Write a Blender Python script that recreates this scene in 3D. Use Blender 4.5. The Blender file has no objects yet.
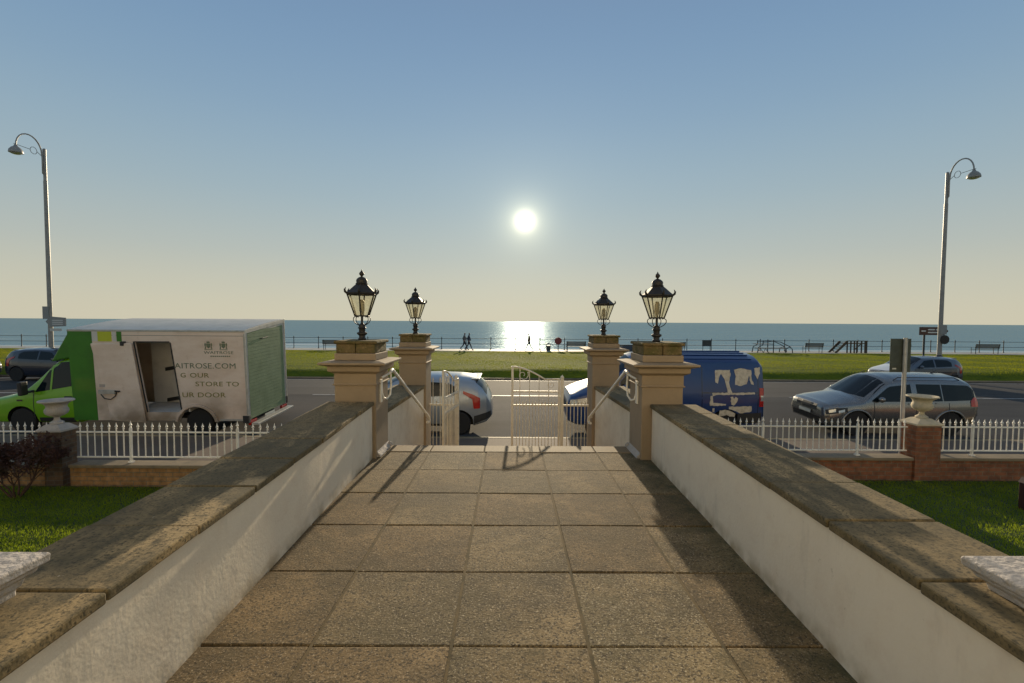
import bpy, bmesh, math, random
import numpy as np
from mathutils import Vector, Matrix
random.seed(7); np.random.seed(7)
R = math.radians
scene = bpy.context.scene
COL = scene.collection

# ------------------------------------------------------------------ camera
# world: X right, Y towards the sea, Z up; road surface at Z = 0
CAMZ = 3.0
cd = bpy.data.cameras.new('camera'); cam = bpy.data.objects.new('camera', cd); COL.objects.link(cam)
cd.sensor_width = 36; cd.lens = 465/1024*36; cd.clip_start = 0.05; cd.clip_end = 60000
cam.matrix_world = (Matrix.Translation((0, 0, CAMZ)) @ Matrix.Rotation(R(-0.31), 4, 'Z')
                    @ Matrix.Rotation(R(90-2.46), 4, 'X') @ Matrix.Rotation(R(0.39), 4, 'Z'))
scene.camera = cam

# ------------------------------------------------------------------ sky and sun
SUN_EL, SUN_AZ = R(12.05), R(1.8)          # elevation, and angle to the right of straight ahead
sdir = Vector((math.sin(SUN_AZ)*math.cos(SUN_EL), math.cos(SUN_AZ)*math.cos(SUN_EL), math.sin(SUN_EL)))
w = bpy.data.worlds.new('World'); scene.world = w; w.use_nodes = True
nt = w.node_tree; N = nt.nodes; L = nt.links; N.clear()
out = N.new('ShaderNodeOutputWorld')
sky = N.new('ShaderNodeTexSky'); sky.sky_type = 'NISHITA'; sky.sun_disc = False
sky.sun_elevation = SUN_EL; sky.sun_rotation = SUN_AZ; sky.air_density = 1.0; sky.dust_density = 1.2
bgs = N.new('ShaderNodeBackground'); bgs.inputs[1].default_value = 0.05
lim = N.new('ShaderNodeVectorMath'); lim.operation = 'MINIMUM'; lim.inputs[1].default_value = (.45, .75, 1.15); L.new(sky.outputs[0], lim.inputs[0])
L.new(lim.outputs[0], bgs.inputs[0])
tc = N.new('ShaderNodeTexCoord')
nrm = N.new('ShaderNodeVectorMath'); nrm.operation = 'NORMALIZE'; L.new(tc.outputs['Generated'], nrm.inputs[0])
sep = N.new('ShaderNodeSeparateXYZ'); L.new(nrm.outputs[0], sep.inputs[0])
ramp = N.new('ShaderNodeValToRGB'); cr = ramp.color_ramp; cr.interpolation = 'B_SPLINE'
stops = [(0.0, (.57, .51, .35)), (0.05, (.55, .51, .36)), (0.13, (.42, .445, .385)), (0.24, (.30, .39, .42)),
         (0.38, (.20, .31, .42)), (0.56, (.115, .215, .37)), (0.8, (.14, .18, .25)), (1.0, (.14, .17, .22))]
cr.elements[0].position = stops[0][0]; cr.elements[0].color = (*stops[0][1], 1)
cr.elements[1].position = stops[-1][0]; cr.elements[1].color = (*stops[-1][1], 1)
for p, c in stops[1:-1]:
    e = cr.elements.new(p); e.color = (*c, 1)
L.new(sep.outputs['Z'], ramp.inputs[0])
dot = N.new('ShaderNodeVectorMath'); dot.operation = 'DOT_PRODUCT'; dot.inputs[1].default_value = sdir
L.new(nrm.outputs[0], dot.inputs[0])
mx = N.new('ShaderNodeMath'); mx.operation = 'MAXIMUM'; mx.inputs[1].default_value = 0; L.new(dot.outputs['Value'], mx.inputs[0])
def lobe(power, col):
    p = N.new('ShaderNodeMath'); p.operation = 'POWER'; p.inputs[1].default_value = power; L.new(mx.outputs[0], p.inputs[0])
    s = N.new('ShaderNodeVectorMath'); s.operation = 'SCALE'; s.inputs[0].default_value = col; L.new(p.outputs[0], s.inputs['Scale'])
    return s.outputs[0]
acc = ramp.outputs[0]
for pw, c in ((5, (.04, .04, .035)), (60, (.05, .045, .03)), (400, (.10, .095, .06)), (1200, (.32, .30, .20)), (6000, (1.3, 1.2, .85)), (30000, (16, 15, 12.0))):
    a = N.new('ShaderNodeVectorMath'); a.operation = 'ADD'; L.new(acc, a.inputs[0]); L.new(lobe(pw, c), a.inputs[1]); acc = a.outputs[0]
bgr = N.new('ShaderNodeBackground'); bgr.inputs[1].default_value = 0.84; L.new(acc, bgr.inputs[0])
ad = N.new('ShaderNodeAddShader'); L.new(bgr.outputs[0], ad.inputs[0]); L.new(bgs.outputs[0], ad.inputs[1])
L.new(ad.outputs[0], out.inputs[0])
w.cycles.sampling_method = 'MANUAL'; w.cycles.sample_map_resolution = 1024

sl = bpy.data.lights.new('sun', 'SUN'); sl.energy = 4.5; sl.angle = R(0.5); sl.color = (1, .82, .56)
sun = bpy.data.objects.new('sun', sl); COL.objects.link(sun); sun.rotation_euler = sdir.to_track_quat('Z', 'Y').to_euler()
vs = scene.view_settings; vs.view_transform = 'Standard'; vs.look = 'None'; vs.gamma = 1; vs.exposure = 0.26
scene.render.engine = 'CYCLES'
scene.cycles.sample_clamp_direct = 5; scene.cycles.max_bounces = 6; scene.cycles.diffuse_bounces = 3; scene.cycles.glossy_bounces = 3
scene.cycles.transparent_max_bounces = 12; scene.cycles.use_denoising = True

# ------------------------------------------------------------------ materials
def mat(name, col, rough=.6, metal=0, spec=.5, noise=None, bump=None, transl=None, coat=0, emis=None, zones=None):
    """noise = list of (scale, colour2, low, high, stretch) ; bump = list of (scale, strength, distance)"""
    m = bpy.data.materials.new(name); m.use_nodes = True; t = m.node_tree; n = t.nodes; l = t.links
    b = n['Principled BSDF']; b.inputs['Roughness'].default_value = rough; b.inputs['Metallic'].default_value = metal
    b.inputs['Specular IOR Level'].default_value = spec; b.inputs['Coat Weight'].default_value = coat
    b.inputs['Base Color'].default_value = (*col, 1)
    co = n.new('ShaderNodeNewGeometry').outputs['Position'] if (noise or bump or zones) else None
    cur = None
    for (sc, c2, lo, hi, st) in (noise or []):
        mp = n.new('ShaderNodeMapping'); l.new(co, mp.inputs[0]); mp.inputs['Scale'].default_value = st
        tx = n.new('ShaderNodeTexNoise'); tx.inputs['Scale'].default_value = sc; tx.inputs['Detail'].default_value = 6; tx.inputs['Roughness'].default_value = .65
        l.new(mp.outputs[0], tx.inputs[0])
        mr = n.new('ShaderNodeMapRange'); mr.inputs[1].default_value = lo; mr.inputs[2].default_value = hi; l.new(tx.outputs[0], mr.inputs[0])
        mi = n.new('ShaderNodeMix'); mi.data_type = 'RGBA'; l.new(mr.outputs[0], mi.inputs[0])
        if cur: l.new(cur, mi.inputs[6])
        else: mi.inputs[6].default_value = (*col, 1)
        mi.inputs[7].default_value = (*c2, 1); cur = mi.outputs[2]
    for (ax, lo, hi, c2, sc, amt) in (zones or []):      # dirt or a darker tint, stronger towards one end of an axis
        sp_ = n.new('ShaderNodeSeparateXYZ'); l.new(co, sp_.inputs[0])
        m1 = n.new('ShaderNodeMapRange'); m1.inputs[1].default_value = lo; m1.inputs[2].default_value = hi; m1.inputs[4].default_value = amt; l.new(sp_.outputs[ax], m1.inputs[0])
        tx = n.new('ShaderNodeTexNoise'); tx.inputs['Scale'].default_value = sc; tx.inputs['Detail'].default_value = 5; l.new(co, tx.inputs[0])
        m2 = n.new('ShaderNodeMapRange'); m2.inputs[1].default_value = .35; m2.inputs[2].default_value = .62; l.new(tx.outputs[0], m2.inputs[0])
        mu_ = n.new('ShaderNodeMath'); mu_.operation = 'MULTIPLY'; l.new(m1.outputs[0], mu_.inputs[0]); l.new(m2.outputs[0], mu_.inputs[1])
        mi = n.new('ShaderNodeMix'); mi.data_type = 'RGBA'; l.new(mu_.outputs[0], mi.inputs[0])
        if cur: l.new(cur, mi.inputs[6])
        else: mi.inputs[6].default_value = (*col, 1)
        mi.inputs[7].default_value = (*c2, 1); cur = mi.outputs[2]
    if cur: l.new(cur, b.inputs['Base Color'])
    nb = None
    for (sc, stg, dist) in (bump or []):
        tx = n.new('ShaderNodeTexNoise'); tx.inputs['Scale'].default_value = sc; tx.inputs['Detail'].default_value = 4; l.new(co, tx.inputs[0])
        bp = n.new('ShaderNodeBump'); bp.inputs['Strength'].default_value = stg; bp.inputs['Distance'].default_value = dist; l.new(tx.outputs[0], bp.inputs['Height'])
        if nb: l.new(nb, bp.inputs['Normal'])
        nb = bp.outputs[0]
    if nb: l.new(nb, b.inputs['Normal'])
    if transl:
        tr = n.new('ShaderNodeBsdfTranslucent'); tr.inputs[0].default_value = (*transl[1], 1)
        if cur and len(transl) > 2:
            sc_ = n.new('ShaderNodeVectorMath'); sc_.operation = 'MULTIPLY'; sc_.inputs[1].default_value = transl[2]
            l.new(cur, sc_.inputs[0]); l.new(sc_.outputs[0], tr.inputs[0])
        ms = n.new('ShaderNodeMixShader'); ms.inputs[0].default_value = transl[0]
        l.new(b.outputs[0], ms.inputs[1]); l.new(tr.outputs[0], ms.inputs[2]); l.new(ms.outputs[0], n['Material Output'].inputs[0])
    if emis:
        b.inputs['Emission Color'].default_value = (*emis[0], 1); b.inputs['Emission Strength'].default_value = emis[1]
    return m
U = (1, 1, 1)
M = {}
def deck_mat(name, k, warm, off):
    c = lambda r, g, b_: (r*k*warm, g*k, b_*k/warm)
    return mat(name, c(.215, .15, .068), .92, noise=[(1.1+off, c(.33, .235, .115), .50, .64, U), (2.0, c(.125, .092, .045), .46, .62, U), (.8+off, c(.14, .105, .05), .50, .64, U), (7, c(.30, .21, .10), .56, .74, U), (80, (.06, .043, .022), .49, .60, U), (115, c(.52, .42, .27), .56, .66, U), (5, c(.12, .092, .042), .55, .75, U)],
              bump=[(90, .45, .006), (12, .3, .01)], zones=[(0, 1.12, 1.40, (.05, .05, .02), 6, .9), (0, -1.22, -1.40, (.11, .07, .028), 6, .8)])  # edge tint: dark green-brown towards the right wall, brown towards the left
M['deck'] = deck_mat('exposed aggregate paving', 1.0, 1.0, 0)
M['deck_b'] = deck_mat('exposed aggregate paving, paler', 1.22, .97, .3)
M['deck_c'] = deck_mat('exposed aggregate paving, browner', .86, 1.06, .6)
M['mortar'] = mat('pale sandy mortar', (.15, .105, .045), .95, noise=[(7, (.075, .058, .025), .45, .62, U)])
M['deck_pale'] = mat('pale step edging stone', (.24, .17, .09), .8, noise=[(3, (.22, .17, .10), .45, .7, U), (120, (.25, .2, .13), .5, .7, U)], bump=[(120, .4, .004)])
M['joint'] = mat('mossy joint mortar', (.10, .085, .04), .95, noise=[(9, (.06, .065, .02), .4, .7, U)])
M['coping'] = mat('lichened concrete coping', (.23, .165, .075), .92,
                  noise=[(2.6, (.13, .10, .048), .46, .58, (1.2, .6, 1)), (2.4, (.37, .26, .12), .52, .62, (1.7, .5, 1)), (14, (.09, .07, .032), .52, .70, U), (80, (.07, .055, .027), .50, .62, U), (38, (.42, .36, .25), .69, .74, U)],
                  bump=[(110, .45, .003), (9, .3, .008), (35, .3, .004)])
M['render'] = mat('cream painted render', (.80, .70, .54), .85, noise=[(1.2, (.72, .62, .48), .45, .75, U), (7, (.72, .60, .45), .5, .8, U), (2.4, (.83, .73, .58), .55, .75, (1, 1, .4)), (26, (.46, .38, .25), .66, .78, U), (3.5, (.60, .52, .40), .58, .74, (1, 1, .22))], zones=[(2, 1.68, 1.58, (.34, .25, .13), 9, .8)],
                  bump=[(60, .45, .003), (14, .35, .006), (4, .3, .014)])
M['render_plain'] = mat('cream painted stair wall render', (.78, .68, .52), .85, noise=[(1.2, (.60, .50, .36), .45, .75, U), (7, (.62, .50, .35), .5, .8, U)], bump=[(60, .35, .003), (14, .25, .005)])
M['pier'] = mat('tan painted pillar', (.33, .245, .155), .78, noise=[(2.5, (.28, .21, .135), .45, .75, U), (16, (.29, .215, .14), .5, .75, U), (5, (.24, .18, .11), .62, .85, (1, 1, .3))], bump=[(60, .25, .003), (9, .2, .008)])
M['moss'] = mat('mossy stone cap', (.17, .12, .052), .95, noise=[(8, (.095, .085, .024), .42, .62, U), (20, (.26, .19, .09), .55, .7, U)], bump=[(45, .8, .015), (12, .6, .02)])
M['iron'] = mat('black cast iron', (.022, .019, .016), .5, spec=.4, noise=[(30, (.045, .035, .025), .5, .8, U)])
M['white'] = mat('white gloss railing paint', (.84, .79, .69), .45, noise=[(7, (.72, .66, .55), .45, .75, U), (40, (.42, .30, .18), .68, .78, U)], bump=[(60, .2, .002)])
M['gatepaint'] = mat('cream gate paint', (.82, .74, .58), .45, noise=[(9, (.55, .44, .30), .52, .8, U), (40, (.35, .22, .12), .67, .78, U)])
M['stone_white'] = mat('weathered white plaster', (.47, .42, .37), .85, noise=[(4, (.38, .34, .29), .45, .7, U), (25, (.26, .23, .19), .6, .75, U)], bump=[(50, .9, .012), (12, .6, .02)])
M['urn'] = mat('weathered urn stone', (.60, .50, .34), .85, noise=[(6, (.40, .35, .24), .45, .7, U), (22, (.30, .27, .16), .6, .75, U)], bump=[(60, .4, .005)])
M['asphalt'] = mat('asphalt', (.07, .069, .069), .85, spec=.05, noise=[(.25, (.095, .092, .09), .4, .7, (.35, 1, 1)), (.7, (.045, .045, .046), .5, .72, (.12, 1, 1)), (60, (.06, .055, .05), .5, .65, U), (90, (.26, .24, .22), .66, .76, U)], bump=[(90, .5, .006)])
M['pavement'] = mat('pavement', (.15, .105, .075), .85, noise=[(1.1, (.11, .075, .05), .45, .7, U), (60, (.09, .08, .06), .5, .7, U)], bump=[(80, .4, .004)])
M['kerb'] = mat('kerb stone', (.25, .19, .115), .75, noise=[(3, (.16, .125, .075), .45, .7, U)])
M['yellow'] = mat('worn yellow road paint', (.55, .40, .10), .6, noise=[(9, (.22, .18, .10), .45, .65, U)])
M['roadwhite'] = mat('worn white road paint', (.34, .33, .31), .6, noise=[(6, (.10, .10, .10), .48, .66, U)])
M['soil'] = mat('lawn soil and thatch', (.045, .065, .018), .95, noise=[(2, (.03, .05, .012), .4, .7, U), (30, (.07, .08, .02), .5, .7, U)], bump=[(40, .6, .02)])
M['verge'] = mat('mown verge', (.13, .155, .012), .95, spec=.05, noise=[(.12, (.175, .19, .012), .42, .66, (.6, 1.6, 1)), (.9, (.07, .10, .016), .48, .7, (.5, 1.5, 1)), (9, (.055, .075, .012), .5, .7, U)], bump=[(14, .9, .05)])
M['blade'] = mat('grass blades', (.14, .19, .014), .7, spec=.12, noise=[(.5, (.19, .24, .02), .4, .65, U), (3, (.06, .10, .014), .5, .75, U)], transl=(.5, (.22, .30, .03), (2.2, 2.1, 1.4)))
M['vblade'] = mat('verge grass blades', (.12, .155, .010), .8, spec=.05, noise=[(.12, (.18, .19, .012), .42, .66, (.6, 1.6, 1)), (.9, (.07, .105, .014), .48, .7, (.5, 1.5, 1))], transl=(.5, (.22, .30, .03), (2.1, 1.9, .8)))
M['prom'] = mat('promenade concrete', (.42, .39, .33), .7, noise=[(.5, (.33, .31, .27), .4, .7, U)])
M['sand'] = mat('wet sand', (.26, .21, .15), .5)
M['greypaint'] = mat('grey lamp column paint', (.30, .29, .27), .45, metal=.2, noise=[(4, (.22, .21, .19), .45, .75, U)])
M['galv'] = mat('galvanised steel', (.50, .48, .43), .5, metal=.35, noise=[(6, (.40, .37, .31), .45, .7, U)])
M['signback'] = mat('grey green sign back', (.075, .085, .06), .6, noise=[(8, (.055, .06, .045), .45, .7, U)])
M['lamp_glass'] = None
M['wood'] = mat('weathered bench timber', (.10, .07, .045), .8, noise=[(20, (.06, .045, .03), .4, .7, (1, 6, 6))])
M['darkmetal'] = mat('dark painted steel', (.04, .045, .05), .55)
M['tyre'] = mat('tyre rubber', (.018, .017, .016), .8)
M['rim'] = mat('alloy wheel', (.50, .50, .48), .35, metal=.7)
M['plastic'] = mat('black trim plastic', (.028, .028, .028), .55)
M['red'] = mat('red tail lens', (.45, .015, .01), .2, coat=.5)
M['lens'] = mat('clear lens', (.55, .55, .52), .12, metal=.5, coat=.6)
M['number'] = mat('number plate', (.62, .60, .5), .5)
M['green'] = mat('leaf green van paint', (.17, .42, .004), .35, coat=.4, noise=[(2.5, (.14, .36, .004), .45, .75, U), (.8, (.20, .17, .03), .62, .8, (1, 1, 2))])
M['green_dk'] = mat('deep green van paint', (.045, .20, .012), .4, coat=.3, noise=[(2, (.035, .15, .01), .45, .7, U)])
M['vanwhite'] = mat('dirty off white body panel', (.80, .66, .54), .55, coat=.1, zones=[(2, 1.25, .45, (.24, .17, .10), 1.6, .85)], noise=[(1.1, (.68, .52, .39), .45, .72, (1, 1, 2.2)), (8, (.55, .41, .30), .6, .85, (1, 1, .5))])
M['vanroof'] = mat('translucent white box roof', (.78, .70, .58), .6, noise=[(3, (.64, .58, .48), .4, .7, U)])
M['shutter'] = mat('grey green rear shutter', (.20, .27, .14), .6, noise=[(2.5, (.14, .20, .09), .4, .72, U), (7, (.10, .12, .07), .6, .85, (1, 1, .3))])
M['interior'] = mat('grey load space lining', (.72, .70, .66), .7, noise=[(3, (.60, .58, .55), .45, .7, U)])
M['gold'] = mat('olive lettering', (.20, .19, .035), .6)
M['greytext'] = mat('grey green lettering', (.17, .20, .12), .6)
M['stripewhite'] = mat('white stripe', (.62, .60, .55), .5)
M['ygreen'] = mat('yellow green stripe', (.50, .55, .03), .5)
M['blue'] = mat('royal blue van paint', (.008, .042, .16), .3, coat=.5, noise=[(2, (.010, .038, .13), .4, .75, U)])
M['torn'] = mat('torn cream vinyl', (.70, .61, .46), .65, noise=[(12, (.48, .39, .26), .45, .7, U)])
M['silver'] = mat('silver car paint', (.235, .23, .22), .24, metal=.75, coat=.5)
M['silver_blue'] = mat('pale blue silver paint', (.36, .40, .44), .28, metal=.5, coat=.6)
M['navy'] = mat('dark navy car paint', (.018, .024, .04), .25, coat=.7)
M['bonnet_glare'] = mat('white bonnet glare', (.72, .71, .68), .3, coat=.6)  # white colour standing in for sun reflected off a dark bonnet
M['slategrey'] = mat('slate blue car paint', (.10, .12, .15), .3, metal=.3, coat=.6)
M['cglass'] = mat('car window glass', (.006, .012, .016), .05, spec=.28)
M['twig'] = mat('reddish twigs', (.10, .05, .03), .9, noise=[(20, (.06, .035, .02), .4, .7, U)])
M['redleaf'] = mat('dull purple brown leaves', (.07, .03, .025), .7, noise=[(5, (.04, .035, .02), .45, .7, U)], transl=(.3, (.14, .05, .03)))
M['brownpost'] = mat('dark red painted post', (.05, .018, .012), .6)
M['brownsign'] = mat('brown sign face', (.09, .035, .02), .5)
M['signwhite'] = mat('sign white', (.7, .7, .66), .5)
M['signgrey'] = mat('grey notice plate', (.28, .28, .26), .6)
M['buoy'] = mat('faded red lifebuoy housing', (.22, .04, .035), .6)
M['skin'] = mat('skin', (.35, .2, .14), .6)
M['coat1'] = mat('grey coat', (.16, .16, .17), .8); M['coat2'] = mat('dark navy coat', (.05, .06, .09), .8); M['coat3'] = mat('tan coat', (.22, .16, .10), .8)
M['trouser'] = mat('dark trousers', (.04, .04, .05), .8); M['hair'] = mat('dark hair', (.03, .02, .015), .7)
M['slate'] = mat('roof slate', (.10, .10, .11), .7)
M['bulb'] = mat('frosted lamp mantle', (.35, .32, .25), .4)

def glass_mat(name, tint, rough=.15, fac=.55):
    m = bpy.data.materials.new(name); m.use_nodes = True; n = m.node_tree.nodes; l = m.node_tree.links
    g = n.new('ShaderNodeBsdfGlossy'); g.inputs[1].default_value = rough; g.inputs[0].default_value = (.8, .8, .8, 1)
    t = n.new('ShaderNodeBsdfTransparent'); t.inputs[0].default_value = (*tint, 1)
    tl = n.new('ShaderNodeBsdfTranslucent'); tl.inputs[0].default_value = (.55, .48, .30, 1)
    a = n.new('ShaderNodeMixShader'); a.inputs[0].default_value = .05; l.new(t.outputs[0], a.inputs[1]); l.new(tl.outputs[0], a.inputs[2])
    b = n.new('ShaderNodeMixShader'); b.inputs[0].default_value = .08; l.new(a.outputs[0], b.inputs[1]); l.new(g.outputs[0], b.inputs[2])
    l.new(b.outputs[0], n['Material Output'].inputs[0]); return m
M['lamp_glass'] = glass_mat('yellowed lantern glass', (.98, .97, .92))

def brick_mat(name, c1, c2, mort):
    m = bpy.data.materials.new(name); m.use_nodes = True; n = m.node_tree.nodes; l = m.node_tree.links; b = n['Principled BSDF']
    g = n.new('ShaderNodeNewGeometry'); s = n.new('ShaderNodeSeparateXYZ'); l.new(g.outputs['Position'], s.inputs[0])
    ad_ = n.new('ShaderNodeMath'); l.new(s.outputs[0], ad_.inputs[0]); l.new(s.outputs[1], ad_.inputs[1])
    c = n.new('ShaderNodeCombineXYZ'); l.new(ad_.outputs[0], c.inputs[0]); l.new(s.outputs[2], c.inputs[1])
    br = n.new('ShaderNodeTexBrick'); br.inputs['Color1'].default_value = (*c1, 1); br.inputs['Color2'].default_value = (*c2, 1); br.inputs['Mortar'].default_value = (*mort, 1)
    br.inputs['Scale'].default_value = 1; br.inputs['Brick Width'].default_value = .225; br.inputs['Row Height'].default_value = .075; br.inputs['Mortar Size'].default_value = .007; br.inputs['Bias'].default_value = -.1
    l.new(c.outputs[0], br.inputs[0])
    nz = n.new('ShaderNodeTexNoise'); nz.inputs['Scale'].default_value = 9; nz.inputs['Detail'].default_value = 5; l.new(g.outputs['Position'], nz.inputs[0])
    mi = n.new('ShaderNodeMix'); mi.data_type = 'RGBA'; mi.blend_type = 'MULTIPLY'; mi.inputs[0].default_value = .8
    r2 = n.new('ShaderNodeMapRange'); r2.inputs[1].default_value = .3; r2.inputs[2].default_value = .7; r2.inputs[3].default_value = .5; r2.inputs[4].default_value = 1.3; l.new(nz.outputs[0], r2.inputs[0])
    l.new(br.outputs[0], mi.inputs[6]); l.new(r2.outputs[0], mi.inputs[7]); l.new(mi.outputs[2], b.inputs['Base Color'])
    bp = n.new('ShaderNodeBump'); bp.inputs['Distance'].default_value = .008; bp.inputs['Strength'].default_value = .8; bp.invert = True; l.new(br.outputs['Fac'], bp.inputs['Height']); l.new(bp.outputs[0], b.inputs['Normal'])
    b.inputs['Roughness'].default_value = .85; return m
M['brick_l'] = brick_mat('buff brick', (.40, .21, .08), (.31, .16, .06), (.22, .17, .10))
M['brick_r'] = brick_mat('red brick', (.30, .105, .045), (.22, .085, .04), (.22, .16, .10))
M['brick_dk'] = brick_mat('sooty brick', (.15, .085, .045), (.10, .065, .04), (.13, .11, .08))

# ------------------------------------------------------------------ mesh helpers
def tag(o, label=None, cat=None, group=None, kind=None):
    if label: o['label'] = label
    if cat: o['category'] = cat
    if group: o['group'] = group
    if kind: o['kind'] = kind
    return o
def empty(name, loc=(0, 0, 0), rz=0, label=None, cat=None, group=None):
    o = bpy.data.objects.new(name, None); o.empty_display_size = .1; COL.objects.link(o)
    o.location = loc; o.rotation_euler = (0, 0, rz); return tag(o, label, cat, group)
def obj(name, bm, m, parent=None, smooth=None, bevel=None, rn=True):
    if rn: bmesh.ops.recalc_face_normals(bm, faces=bm.faces)
    me = bpy.data.meshes.new(name); bm.to_mesh(me); bm.free()
    for mm in (m if isinstance(m, list) else [m]): me.materials.append(mm)
    o = bpy.data.objects.new(name, me); COL.objects.link(o)
    if smooth is not None:
        me.polygons.foreach_set('use_smooth', [True]*len(me.polygons)); me.set_sharp_from_angle(angle=R(smooth))
    if bevel:
        b = o.modifiers.new('bevel', 'BEVEL'); b.width = bevel; b.segments = 2; b.limit_method = 'ANGLE'; b.angle_limit = R(35)
    if parent: o.parent = parent
    return o
def B(): return bmesh.new()
def box(bm, x0, x1, y0, y1, z0, z1, mi=0):
    v = [bm.verts.new((x, y, z)) for z in (z0, z1) for y in (y0, y1) for x in (x0, x1)]
    for f in ((0, 2, 3, 1), (4, 5, 7, 6), (0, 1, 5, 4), (2, 6, 7, 3), (0, 4, 6, 2), (1, 3, 7, 5)):
        fc = bm.faces.new([v[i] for i in f]); fc.material_index = mi
    return v
def hexa(bm, p):   # eight points, order: z0(y0 x0,x1; y1 x0,x1) then z1
    v = [bm.verts.new(q) for q in p]
    for f in ((0, 2, 3, 1), (4, 5, 7, 6), (0, 1, 5, 4), (2, 6, 7, 3), (0, 4, 6, 2), (1, 3, 7, 5)): bm.faces.new([v[i] for i in f])
def prism(bm, pts, a, b, axis='y', mi=0):
    def P(p, t):
        return {'y': (p[0], t, p[1]), 'x': (t, p[0], p[1]), 'z': (p[0], p[1], t)}[axis]
    A = [bm.verts.new(P(p, a)) for p in pts]; Bv = [bm.verts.new(P(p, b)) for p in pts]; n = len(pts)
    bm.faces.new(A).material_index = mi; bm.faces.new(Bv[::-1]).material_index = mi
    for i in range(n): bm.faces.new([A[i], Bv[i], Bv[(i+1) % n], A[(i+1) % n]]).material_index = mi
def lathe(bm, prof, n=20, c=(0, 0, 0), axis='z', phase=0):
    rings = []
    for (r, z) in prof:
        ring = []
        for i in range(n):
            a = 2*math.pi*(i+phase)/n; p = (r*math.cos(a), r*math.sin(a), z)
            if axis == 'y': p = (p[0], z, p[1])
            if axis == 'x': p = (z, p[0], p[1])
            ring.append(bm.verts.new((c[0]+p[0], c[1]+p[1], c[2]+p[2])))
        rings.append(ring)
    for a, b in zip(rings, rings[1:]):
        for i in range(n): bm.faces.new([a[i], a[(i+1) % n], b[(i+1) % n], b[i]])
    if prof[0][0] > 1e-5: bm.faces.new(rings[0][::-1])
    if prof[-1][0] > 1e-5: bm.faces.new(rings[-1])
def tube(bm, pts, r, n=8, flat=None):
    pts = [Vector(p) for p in pts]; rings = []
    rs = r if isinstance(r, (list, tuple)) else [r]*len(pts)
    up = None
    for i, p in enumerate(pts):
        d = (pts[min(i+1, len(pts)-1)]-pts[max(i-1, 0)]).normalized()
        ref = Vector((0, 0, 1)) if abs(d.z) < .9 else Vector((0, 1, 0))
        a = d.cross(ref).normalized() if up is None else (up - d*up.dot(d)).normalized()
        up = a; b = d.cross(a)
        rings.append([bm.verts.new(p + (a*math.cos(2*math.pi*k/n) + b*math.sin(2*math.pi*k/n))*rs[i]) for k in range(n)])
    for a, b in zip(rings, rings[1:]):
        for i in range(n): bm.faces.new([a[i], a[(i+1) % n], b[(i+1) % n], b[i]])
    bm.faces.new(rings[0][::-1]); bm.faces.new(rings[-1])
def sheet(bm, x0, x1, y0, y1, z, nx=1, ny=1):
    g = [[bm.verts.new((x0+(x1-x0)*i/nx, y0+(y1-y0)*j/ny, z)) for i in range(nx+1)] for j in range(ny+1)]
    for j in range(ny):
        for i in range(nx): bm.faces.new([g[j][i], g[j][i+1], g[j+1][i+1], g[j+1][i]])
def kids(o): return [c for c in bpy.data.objects if c.parent == o]
def copy_tree(o, parent=None):
    c = o.copy(); COL.objects.link(c); c.parent = parent
    for k in kids(o): copy_tree(k, c)
    return c
def interp(pts, x):
    if x <= pts[0][0]: return pts[0][1]
    for (a, b), (c, d) in zip(pts, pts[1:]):
        if x <= c:
            t = (x-a)/(c-a) if c > a else 1
            return b+(d-b)*t
    return pts[-1][1]
def arc(cx, cz, r, a0, a1, n=12):
    return [(cx+r*math.cos(R(a0+(a1-a0)*i/n)), cz+r*math.sin(R(a0+(a1-a0)*i/n))) for i in range(n+1)]

# ------------------------------------------------------------------ ground, road, sea
DZ = CAMZ-1.42     # terrace level 1.58
NOSE = 5.257        # front edge of the top step
def struct(name, bm, m, **k): return tag(obj(name, bm, m, **k), kind='structure')
bm = B(); sheet(bm, -160, 160, -40, 47.9, -.12); struct('ground', bm, M['soil'])
def roadz(y): return -.05+.042*(y-11.55) if y < 17.5 else .20-.025*(y-17.5)
def rsheet(bm, x0, x1, y0, y1, dz, n=1):
    ys_ = sorted(set([y0, y1]+[q for q in (11.55, 17.5, 23.5) if y0 < q < y1]))
    for a, b in zip(ys_, ys_[1:]):
        bm.faces.new([bm.verts.new((x0, a, roadz(a)+dz)), bm.verts.new((x1, a, roadz(a)+dz)), bm.verts.new((x1, b, roadz(b)+dz)), bm.verts.new((x0, b, roadz(b)+dz))])
bm = B(); rsheet(bm, -160, 160, 11.55, 23.5, 0); struct('road', bm, M['asphalt'])
bm = B(); box(bm, -160, 160, 11.42, 11.55, -.1, .105); box(bm, -160, 160, 23.5, 23.64, -.1, .12); struct('kerb', bm, M['kerb'], bevel=.015)
bm = B(); box(bm, -160, -1.9, 8.16, 11.42, -.1, .10); box(bm, 1.9, 160, 8.66, 11.42, -.1, .10); box(bm, -1.9, 1.9, 7.78, 11.42, -.1, .10)
struct('pavement', bm, M['pavement'])
bm = B()
for y in (11.78, 11.98): rsheet(bm, -160, 160, y, y+.085, .005)
struct('yellow_lines', bm, M['yellow'])
bm = B()
for i in range(-14, 15): rsheet(bm, i*6-1.4, i*6+.6+1.4, 17.4, 17.5, .005)
rsheet(bm, -160, 160, 22.9, 22.98, .005)
struct('road_markings', bm, M['roadwhite'])
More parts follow.
